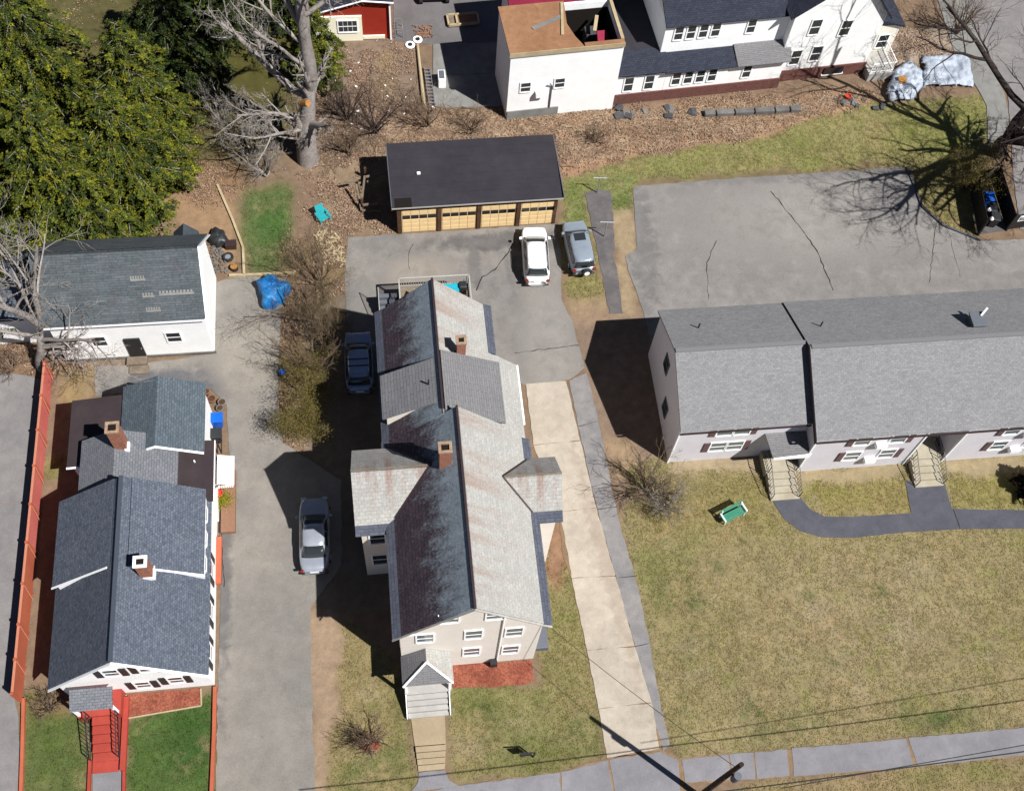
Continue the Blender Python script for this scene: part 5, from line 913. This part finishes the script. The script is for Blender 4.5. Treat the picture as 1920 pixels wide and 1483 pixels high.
for k, (x0, x1, z0, z1) in enumerate(((-.35,-.1,1.15,1.5),(-.02,.25,1.15,1.5))):
    w_ = MB()
    for (a_, b_, c_, d_) in ((x0,x0+.05,z0,z1),(x0,x1,z1-.06,z1),(x0,x1,z0,z0+.06),(x1-.05,x1,z0,(z0+z1)/2),(x0+.1,x1,(z0+z1)/2-.03,(z0+z1)/2+.03)): q = m1+Vector((0,-.07,0)); w_.beam(q+dd*a_+Vector((0,0,(c_+d_)/2)), q+dd*b_+Vector((0,0,(c_+d_)/2)), .01, d_-c_)
    w_.build('lettering', M['black'], E_)
bin_(1845,385,M['blue_plastic'],M['blue_plastic'],'blue recycling bin in the black bin enclosure',-.25); bin_(1850,405,M['black_plastic'],M['black_plastic'],'black bin next to the blue one in the enclosure',-.25); bin_(1856,422,M['black_plastic'],M['black_plastic'],'black bin nearest the enclosure gate',-.25)  # enclosure is black only by the shade coloured into its sides
for px, py in ((1853,395),(1858,412)): p = G(px,py,1.1); t = thing('rubbish_bag', 'white bag on a black bin lid, %s' % ('upper of the two' if py < 400 else 'lower of the two'), 'bag', (p.x,p.y,1.12)); MB().lathe((p.x,p.y), [(.05,1.13),(.16,1.16),(.17,1.24),(.08,1.34),(.03,1.4)], 10).build('bag', M['sign_white'], t, smooth=True)
# utility pole and cables
p = G(1311,1492); U_ = thing('utility_pole', 'dark wooden utility pole at the bottom edge beside the sidewalk', 'pole', p); top = Vector((p.x+.1,p.y,9.6))
MB().tube([(p.x,p.y,-.2),(p.x+.05,p.y,5),top], [.17,.15,.12], 14).build('shaft', M['pole_wood'], U_); MB().cyl((p.x+.28,p.y-.28),.2,7.0,7.9,14).build('transformer', M['trim_grey'], U_); MB().tube([(p.x+.05,p.y,7.4),(p.x+.28,p.y-.28,7.4)], .05, 8).build('bracket', M['black'], U_)
def cable(label, a, c, sag, r=.025):
    a = Vector(a); c = Vector(c); P = []
    for i in range(25): t = i/24; q = a+(c-a)*t; q.z -= sag*4*t*(1-t); P.append(q)
    o = MB().tube(P, r, 6).build('overhead_cable', M['cable'], None); o['label'] = label; o['category'] = 'cable'
def under(px, py, z): g_ = G(px,py); return (g_.x+SD.x/SD.z*z, g_.y+SD.y/SD.z*z, z)     # cable point that shades this ground point
cable('overhead cable along the street, from the pole to the right', under(1236,1400,7.2), under(2050,1294,7.2), .15, .032); cable('overhead cable along the street, from the pole to the left', under(1236,1400,7.2), under(560,1480,7.0), .15, .032)
cable('upper overhead cable along the street to the right', under(1200,1392,8.6), under(2050,1247,8.6), .15, .022); cable('service cable from the pole to the beige house corner', (top.x,top.y,8.6), (-.5,-17.5,7.3), .5, .015)


# ================================================================ VEGETATION
def grow(mb, p, d, ln, r, depth, rnd, par, sides):
    """one limb with its side limbs; returns nothing, adds tapered tubes"""
    seg = par.get('seg', 5); pts = [p.copy()]; rad = [r]; q = p.copy(); dd = d.normalized(); end = r*par.get('taper', .5)
    for i in range(seg):
        j = Vector((rnd.gauss(0,1), rnd.gauss(0,1), rnd.gauss(0,.7)))*par['gnarl']; dd = (dd+j+Vector((0,0,par.get('up', .05)))).normalized()
        q = q+dd*(ln/seg); q.z = max(q.z, .03); pts.append(q.copy()); rad.append(r+(end-r)*(i+1)/seg)
    mb[min(depth, 1)].tube(pts, rad, sides[min(depth, len(sides)-1)], cap=False)
    if depth >= par['depth']: 
        if par.get('tips') is not None: par['tips'].append((pts[-1], dd)); par['tips'].append((pts[-2], dd)); par['tips'].append((pts[len(pts)//2], dd))
        return pts
    n = par['kids'][min(depth, len(par['kids'])-1)]
    for k in range(n):
        t = par.get('first', .3)+(1-par.get('first', .3))*(k+rnd.random()*.8)/n; i = min(seg-1, int(t*seg)); fr = t*seg-i; b = pts[i].lerp(pts[i+1], min(1, fr)); rr = rad[i]+(rad[i+1]-rad[i])*min(1, fr)
        ax = (pts[i+1]-pts[i]).normalized(); o = ax.orthogonal().normalized(); o = Matrix.Rotation(rnd.uniform(0, 6.283), 3, ax) @ o
        ang = math.radians(rnd.uniform(*par['ang'])); nd = ax*math.cos(ang)+o*math.sin(ang)
        grow(mb, b, nd, ln*rnd.uniform(*par['len']), max(par['rmin'], rr*rnd.uniform(.45,.7)), depth+1, rnd, par, sides)
    return pts
def leaves(tips, n, size, cols, rnd, spread=.25):
    V = []; C = []
    for p, d in tips:
        for k in range(n):
            c = p+Vector((rnd.gauss(0,spread),rnd.gauss(0,spread),rnd.gauss(0,spread)*.7)); a = Vector((rnd.gauss(0,1),rnd.gauss(0,1),rnd.gauss(0,.5))).normalized()*size*rnd.uniform(.6,1.3); b = a.cross(Vector((rnd.gauss(0,1),rnd.gauss(0,1),1))).normalized()*size*.45
            V += [c-b, c+a*.5-b*.1, c+b, c+a]; col = cols[rnd.randrange(len(cols))]; f = rnd.uniform(.75,1.25); C += [[x*f for x in col]]*4
    V = np.array([tuple(v) for v in V]); F = np.arange(len(V)).reshape(-1, 4)[:, [0,1,3,2]]; F = np.arange(len(V)).reshape(-1,4); return V, F, np.array(C)
def bare_tree(name, label, base, limbs, par, seed, bark, twig, cat='tree', group=None, leafc=None, leafn=3, leafs=.07):
    t = thing(name, label, cat, base, group=group); rnd = random.Random(seed); mb = [MB(), MB()]; par = dict(par); par['tips'] = [] if leafc else None
    made = []
    for a, d, ln, r in limbs:
        if isinstance(a, tuple):                     # (limb, fraction): starts on an earlier limb
            q = made[a[0]]; f = a[1]*(len(q)-1); i = min(len(q)-2, int(f)); a = q[i].lerp(q[i+1], f-i)
        made.append(grow(mb, Vector(a), Vector(d), ln, r, 0, rnd, par, par.get('sides', (9,6,4,3))))
    mb[0].build('trunk', bark, t, smooth=True); mb[1].build('crown', twig, t, smooth=True)
    if leafc:
        V, F, C = leaves(par['tips'], leafn, leafs, leafc, rnd); npmesh('leaves', V, F, M['leaf'], t, C)
    return t
def conifer(label, base, Hh, Rm, seed, cols, dens=1., name='evergreen_tree', z0=.08, group=None, sp=1., droop=.35):
    rnd = random.Random(seed); t = thing(name, label, 'tree', base, group=group); base = Vector(base)
    MB().tube([base+Vector((0,0,-.1)), base+Vector((.1,0,Hh*.5)), base+Vector((0,.1,Hh*.97))], [Hh*.022,Hh*.014,.02], 9).build('trunk', M['bark_dark'], t, smooth=True)
    r = np.random.default_rng(seed); br = MB(); nb = int(Hh*13*dens); VV = []; CC = []; pal = np.array(cols)
    for i in range(nb):
        u = (i+rnd.random())/nb; h = Hh*(z0+(1-z0)*u**.9); prof = (1-u)**.75*(.55+.45*min(1, u*5+.4)); ln = Rm*prof*rnd.uniform(.6,1.12)+.25; az = i*2.39996+rnd.uniform(-.6,.6); h += rnd.uniform(-.4,.4)
        d = Vector((math.cos(az), math.sin(az), .22+.25*u)); p0 = base+Vector((0,0,h)); bend = droop*rnd.uniform(.7,1.4)
        pts = [p0+Vector((d.x*ln*s, d.y*ln*s, d.z*ln*s-bend*ln*s*s*1.5)) for s in (0,.2,.4,.6,.8,1)]
        br.tube(pts, [max(.012, .035*ln/3*(1-.8*k/5)) for k in range(6)], 4, cap=False)
        fwd = np.array((d.x, d.y, 0)); fwd /= np.linalg.norm(fwd); side = np.array((-fwd[1], fwd[0], 0)); tone = rnd.uniform(.75,1.15); A_ = np.array([tuple(q) for q in pts])
        for k in range(int((3+ln*4.2)*sp)):
            s = min(.999, .15+.9*rnd.random()**.8); kk = int(s*5); q = A_[kk]+(A_[kk+1]-A_[kk])*(s*5-kk); sg = rnd.choice((-1,1)); bl = (1-.6*s)*ln*.33*rnd.uniform(.6,1.2)+.18; th = rnd.uniform(.35,1.05); bd = fwd*math.cos(th)+side*sg*math.sin(th); m = int((7+bl*24)*sp); tt = r.random(m)**.8
            c = q+bd*(tt*bl)[:,None]+r.normal(0, .05, (m,3)); c[:,2] -= (tt**2)*bl*.3; c += np.cross(bd, (0,0,1))*(r.uniform(-1,1,m)*(.05+.16*(1-tt)))[:,None]
            dv = bd+r.normal(0, .5, (m,3)); dv[:,2] = r.uniform(-.5,.15,m); dv /= np.linalg.norm(dv, axis=1)[:,None]; L_ = r.uniform(.09,.2,m)[:,None]; up = np.stack([r.normal(0,.4,m), r.normal(0,.4,m), np.ones(m)], 1); w_ = np.cross(dv, up); w_ = w_/np.linalg.norm(w_, axis=1)[:,None]*L_*r.uniform(.22,.4,m)[:,None]
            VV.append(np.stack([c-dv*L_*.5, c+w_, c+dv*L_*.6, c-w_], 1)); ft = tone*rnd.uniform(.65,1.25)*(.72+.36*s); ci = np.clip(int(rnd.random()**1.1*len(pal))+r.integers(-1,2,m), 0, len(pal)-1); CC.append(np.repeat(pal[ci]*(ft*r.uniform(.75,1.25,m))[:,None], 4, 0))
    V = np.concatenate(VV).reshape(-1,3); C = np.concatenate(CC)
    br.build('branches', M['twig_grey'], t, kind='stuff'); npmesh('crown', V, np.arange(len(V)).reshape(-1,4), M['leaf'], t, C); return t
YG = [S(142,140,44,.85), S(118,124,42,.85), S(96,108,42,.85), S(80,94,44,.82), S(66,80,44,.8)]
DG = [S(86,104,52,.6), S(70,88,46,.6), S(54,70,42,.6), S(110,120,50,.6)]
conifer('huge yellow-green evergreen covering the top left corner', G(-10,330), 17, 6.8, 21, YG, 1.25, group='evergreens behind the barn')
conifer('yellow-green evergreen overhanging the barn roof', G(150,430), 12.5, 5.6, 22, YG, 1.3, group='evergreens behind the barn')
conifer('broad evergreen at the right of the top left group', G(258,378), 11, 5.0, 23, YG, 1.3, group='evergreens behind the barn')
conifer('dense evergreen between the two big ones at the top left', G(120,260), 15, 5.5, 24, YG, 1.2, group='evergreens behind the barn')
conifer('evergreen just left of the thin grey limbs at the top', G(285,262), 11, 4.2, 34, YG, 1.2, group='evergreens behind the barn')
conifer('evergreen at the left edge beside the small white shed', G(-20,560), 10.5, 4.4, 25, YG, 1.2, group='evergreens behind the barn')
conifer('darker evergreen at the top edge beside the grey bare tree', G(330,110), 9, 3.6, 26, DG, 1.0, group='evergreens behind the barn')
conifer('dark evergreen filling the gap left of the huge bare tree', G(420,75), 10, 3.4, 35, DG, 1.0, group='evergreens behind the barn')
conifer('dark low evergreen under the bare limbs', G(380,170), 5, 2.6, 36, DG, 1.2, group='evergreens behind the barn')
conifer('small evergreen left of the red garage', G(596,150), 7.5, 2.3, 27, YG, 1.3); conifer('tall evergreen behind the grey trunk at the top edge', G(540,40), 9, 3.2, 28, DG, 1.1)
conifer('dark evergreen shrub at the right edge by the apartment entry', G(1936,922), 2.6, 1.3, 29, [S(40,34,30,.6), S(54,44,36,.6), S(46,50,34,.6)], 2.2, name='evergreen_shrub')

big = dict(gnarl=.13, up=.04, seg=6, depth=4, kids=(6,5,5,4), len=(.42,.66), ang=(28,62), rmin=.012, taper=.4)
b0 = G(578,300)
bare_tree('bare_tree', 'huge grey bare tree with broken limb left of the garage', b0, [(b0+Vector((0,0,-.3)),(-.04,.03,1),7.6,.85),((0,.93),(-.17,.0,1),13,.46),((0,.97),(.04,.03,1),13,.44),((0,.8),(-1,.25,.6),7.5,.3),((1,.15),(-.6,-.1,.8),6,.16),((0,.35),(-1,.3,.8),4.5,.1),((0,.28),(-.9,-.3,1.0),4,.09),((0,.45),(-.9,-.6,.45),5,.16),((0,.55),(-1,.0,.3),5,.14)], dict(big, depth=4, kids=(6,5,4,4), gnarl=.09, len=(.32,.52)), 31, M['bark_grey'], M['twig_grey'])
st_ = thing('broken_limb', 'torn orange stub on the huge grey bare tree', 'branch', b0+Vector((.3,-.2,6.3))); q = b0+Vector((.25,-.25,6.2)); MB().tube([q, q+Vector((.35,-.35,.35))], [.25,.22], 9).build('wood', M['cutwood'], st_)
b1 = G(80,692)
bare_tree('bare_tree', 'grey bare tree at the left corner of the white barn', b1, [(b1+Vector((0,0,-.2)),(-.05,.05,1),5.0,.38),((0,.95),(-.25,.15,1),7.5,.25),((0,.9),(.45,-.02,1.0),7.0,.22),((0,.7),(.8,-.25,.75),5.5,.15),((0,.75),(-.8,.1,.6),5.5,.15),((0,.6),(.6,-.3,.7),4.6,.11),((0,.85),(-.1,.45,1.0),6.0,.16)], dict(big, kids=(4,4,4,3)), 32, M['bark_grey'], M['twig_grey'])
b2 = G(1868,288)
bare_tree('bare_tree', 'dark street tree at the right edge with long bare limbs', b2, [(b2+Vector((0,0,-.3)),(.05,.1,1),4.6,.6),((0,.9),(.25,.45,.9),8,.34),((1,.3),(-.75,.6,.4),10,.26),((0,.8),(.7,-.5,.75),9,.36),((3,.4),(.1,-.9,.5),7.5,.24),((3,.3),(.9,.1,.6),6,.2),((4,.3),(-.35,-.8,.35),6,.18),((0,.72),(.22,-.75,.9),10.5,.42),((7,.8),(-.55,-.75,.25),8.5,.3),((7,.95),(-.85,-.35,.2),7.5,.26),((7,.65),(-.1,-1,.3),6,.22)], dict(big, kids=(5,5,4,4), gnarl=.16), 33, M['bark_dark'], M['twig_dark'])
shr = dict(gnarl=.16, up=.05, seg=5, depth=3, kids=(5,4,3), len=(.4,.65), ang=(18,50), rmin=.009, taper=.35, sides=(6,4,3,3))
OL = [S(150,138,80,.66), S(128,120,64,.66), S(168,150,82,.66)]; BR = [S(136,116,90,.66), S(118,102,76,.66), S(128,122,70,.66)]
def shrub(label, px, py, h, spread, n, seed, twig, leafc=None, par=shr, lean=(0,0), name='bare_shrub', leafn=3, leafs=.07, group=None):
    b = G(px,py); r = random.Random(seed); limbs = []
    for i in range(n): a = 6.283*i/n+r.uniform(-.3,.3); s = r.uniform(.3,1)*spread; limbs.append((b+Vector((r.uniform(-.15,.15),r.uniform(-.15,.15),-.05)), (math.cos(a)*s+lean[0], math.sin(a)*s+lean[1], 1), h*r.uniform(.7,1.1), .05+.006*h))
    return bare_tree(name, label, b, limbs, par, seed, twig, twig, 'shrub', group, leafc, leafn, leafs)
gr = 'hedge shrubs along the left driveway'
shrub('tall brown bare shrub at the top of the driveway hedge, below the wood scraps', 606,540,4.0,.5,7,41,M['twig_brown'],BR,group=gr); shrub('brown bare shrub just right of the blue tarp', 588,600,4.0,.75,8,42,M['twig_brown'],BR,group=gr)
shrub('bare shrub with branches reaching left over the driveway', 590,700,3.6,1.0,9,43,M['twig_brown'],None,lean=(-.6,.1),group=gr); shrub('thicker shrub of the hedge beside the blue suv', 608,655,3.6,.6,8,44,M['twig_brown'],BR,group=gr)
shrub('olive-yellow budding shrub in the middle of the driveway hedge', 582,745,2.4,.75,9,45,M['twig_brown'],OL,leafn=5,leafs=.09,group=gr); shrub('olive-yellow budding shrub at the house end of the driveway hedge', 575,815,2.2,.8,9,46,M['twig_brown'],OL,leafn=5,leafs=.09,group=gr)
shrub('sprawling brown bare shrub beside the concrete driveway', 1215,925,2.6,1.1,14,47,M['twig_brown'],None); shrub('low grey bare shrub behind the green bench end', 1245,950,1.8,1.2,12,48,M['twig_grey'],BR,leafn=1)
shrub('small round bare shrub in the front lawn left of the walk', 692,1392,1.5,1.3,14,49,M['twig_brown'],None); p = G(694,1392); o = lumpy('mulch_mound', 694,1394,.55,.45,.08,M['mulch'],'red mulch round the small bare shrub in the front lawn','mulch',12)
shrub('scrubby bare bush behind the garage, left', 650,225,3.2,.6,7,50,M['twig_dark']); shrub('scrubby bare bush behind the garage left corner', 705,248,3.2,.7,8,51,M['twig_dark']); shrub('scrubby bare bush above the wooden frame', 655,290,2.2,.8,7,52,M['twig_brown']); shrub('scrubby bare bush below the concrete pad', 800,240,2.4,.8,8,53,M['twig_brown']); shrub('low bare bush by the garage back wall', 880,248,1.6,1.0,8,54,M['twig_brown']); shrub('rust coloured bare bush at the slope right of the garage', 1120,265,1.2,1.2,9,55,M['twig_brown'])
shrub('orange-brown bare bush left of the red fence end', 25,690,1.6,1.1,10,56,M['twig_brown']); shrub('low bare bush by the cape house porch', 95,1325,1.0,1.4,12,57,M['twig_brown']); shrub('olive shrub hanging over the bin enclosure', 1805,352,2.4,.8,10,58,M['twig_brown'],OL,leafn=4,leafs=.1)
shrub('thin bare bush below the grey tree limbs', 470,290,3.4,.7,8,59,M['twig_grey']); shrub('grey bare bush under the huge bare tree', 500,330,2.6,.9,9,60,M['twig_grey'])
shrub('bare bush left of the huge grey trunk', 420,235,3.0,.8,8,61,M['twig_grey']); shrub('pale bare shrub beside the street at the top right', 1792,62,3.4,.35,9,62,M['twig_brown']); shrub('yellow flowering plant beside the red pot at the cape house', 421,944,.3,1.0,6,63,M['twig_brown'],[S(206,196,60,.7),S(150,160,50,.7)],leafn=3,leafs=.09)

# ---- ground cover scattered as one mass each
def scatter_in(mask_fn, n, seed):
    r = np.random.default_rng(seed); w_ = np.clip(mask_fn, 0, None).ravel(); w_ = w_/w_.sum(); idx = r.choice(w_.size, n, p=w_); x = GXX.ravel()[idx]+r.uniform(-GS/2, GS/2, n); y = GYY.ravel()[idx]+r.uniform(-GS/2, GS/2, n); return x, y, gcol.reshape(-1,3)[idx], r
HARD = []
def inview():
    u = (GXX-CAM.x); v = (GYY-CAM.y); z = -CAM.z; cxp = u*CX.x+v*CX.y+z*CX.z; cup = u*CU.x+v*CU.y+z*CU.z; czp = -(u*CZ.x+v*CZ.y+z*CZ.z)
    return (np.abs(cxp/czp*FPX) < 1000) & (np.abs(cup/czp*FPX) < 780)
IV = inview()
def off_hard(x, y):
    k = np.ones(x.shape, bool)
    for o in bpy.data.objects:
        if o.get('kind') == 'structure' and o.name.split('.')[0] not in ('ground','lawn','terrain') and o.type == 'MESH':
            n = len(o.data.vertices)//2; pts = [(v.co.x, v.co.y) for v in list(o.data.vertices)[:n]]; k &= ~pip(x, y, pts)
    return k
def grass(n, seed):
    x, y, c, r = scatter_in((lawnw > .5)*IV*(.35+fbm(GXX, GYY, 1.2, 5)), n, seed); k = off_hard(x, y); x, y, c = x[k], y[k], c[k]; n = len(x); nb = 3; V = np.zeros((n*nb*3, 3)); C = np.zeros((n*nb*3, 3)); 
    for b in range(nb):
        a = r.uniform(0, 6.283, n); h = r.uniform(.02, .06, n); ln = r.uniform(.05, .13, n); wd = r.uniform(.012, .03, n); ox = x+r.normal(0, .05, n); oy = y+r.normal(0, .05, n); f = r.uniform(.95, 1.75, n)[:,None]; cc = c*f*np.where(r.random(n)[:,None] < .4, np.array((.85,1.05,.7)), np.array((1.1,1.02,.9)))
        s = slice(b, None, nb); i0 = np.arange(n)*nb*3+b*3
        V[i0] = np.stack([ox-np.sin(a)*wd, oy+np.cos(a)*wd, np.full(n, .0)], 1); V[i0+1] = np.stack([ox+np.sin(a)*wd, oy-np.cos(a)*wd, np.full(n, .0)], 1); V[i0+2] = np.stack([ox+np.cos(a)*ln, oy+np.sin(a)*ln, h], 1)
        for j in range(3): C[i0+j] = cc
    npmesh('grass_blades', V, np.arange(len(V)).reshape(-1,3), M['grass'], None, C, 'stuff', label='short mixed green and dry grass blades of the lawns', cat='grass')
grass(52000, 7)
def litter(n, seed):
    x, y, c, r = scatter_in(leafw*IV*np.clip((fbm(GXX, GYY, .7, 6)-.4)*6, .02, 2.0), n, seed); k = off_hard(x, y); x, y, c = x[k], y[k], c[k]; n = len(x); a = r.uniform(0, 6.283, n); s = r.uniform(.03, .075, n); t = r.uniform(-.05, .05, (n,4)); z0 = r.uniform(.005, .09, n); V = np.zeros((n,4,3))
    for j in range(4): q = a+j*1.5708; rr = s*(1 if j % 2 else .6); V[:,j] = np.stack([x+np.cos(q)*rr, y+np.sin(q)*rr, z0+np.abs(t[:,j])], 1)
    pal = np.array([S(196,164,140,.8), S(178,144,118,.8), S(212,188,166,.8), S(140,110,90,.8), S(160,138,120,.8), S(188,152,120,.8), S(120,96,80,.8)]); cc = pal[r.integers(0, len(pal), n)]*r.uniform(.7,1.25,n)[:,None]; npmesh('leaf_litter', V.reshape(-1,3), np.arange(n*4).reshape(-1,4), M['litter'], None, np.repeat(cc, 4, 0), 'stuff', label='dead brown leaves lying on the slope and under the trees', cat='leaves')
litter(80000, 9)
rr = random.Random(5); mb = MB()     # sticks and wood scraps
def scraps(name, label, cat, poly, n, seed, m, lo, hi, wlo, whi, z=.05):
    r = random.Random(seed); P = P2(poly); xs = [q[0] for q in P]; ys = [q[1] for q in P]; mb = MB(); k = 0
    while k < n:
        x = r.uniform(min(xs), max(xs)); y = r.uniform(min(ys), max(ys))
        if not pip(np.array([x]), np.array([y]), P)[0]: continue
        a = r.uniform(0, 6.283); l = r.uniform(lo, hi); d = Vector((math.cos(a), math.sin(a), r.uniform(-.08,.15)))*l/2; mb.beam(Vector((x,y,z+.05))-d, Vector((x,y,z+.05))+d, r.uniform(wlo, whi), r.uniform(wlo, whi)*.6); k += 1
    mb.build(name, m, None, kind='stuff', label=label, cat=cat)
scraps('wood_scraps', 'pale wood scraps and chips left of the rear driveway', 'scraps', [(590,425),(640,435),(650,500),(610,500),(595,460)], 90, 3, M['pine'], .1,.5,.04,.14)
scraps('fallen_sticks', 'dead sticks lying on the slope behind the garage', 'sticks', [(600,190),(1160,215),(1400,240),(1180,290),(1050,320),(1040,255),(720,268),(600,330)], 420, 4, M['twig_brown'], .4,1.8,.02,.05)
scraps('dry_brush', 'tangled straw coloured brush on the slope below the white house', 'brush', [(720,225),(960,206),(1160,212),(1530,182),(1640,178),(1500,232),(1380,262),(1180,290),(1065,322),(1040,252),(725,266)], 5200, 14, M['pine_brush'], .15,.75,.012,.03, .06)
scraps('dark_brush', 'dark twigs tangled in the brush on the slope', 'brush', [(600,180),(740,140),(820,208),(960,206),(1160,212),(1530,182),(1640,178),(1500,225),(1180,280),(1045,310),(1040,252),(725,266),(610,330)], 2600, 15, M['twig_brown'], .2,.9,.012,.03, .06)
scraps('construction_rubble', 'pale rubble and scraps on the yard asphalt', 'rubble', [(775,50),(810,50),(810,72),(780,74)], 70, 6, M['terracotta'], .08,.35,.04,.12); scraps('stone_rubble', 'small pale stones beside the white barn', 'stones', [(388,455),(415,460),(430,515),(400,512)], 110, 8, M['stone'], .06,.2,.06,.14)
scraps('white_litter', 'bits of white litter in the brush at the top', 'litter', [(610,110),(700,90),(860,210),(720,260),(620,240)], 16, 11, M['sign_white'], .08,.25,.05,.12)
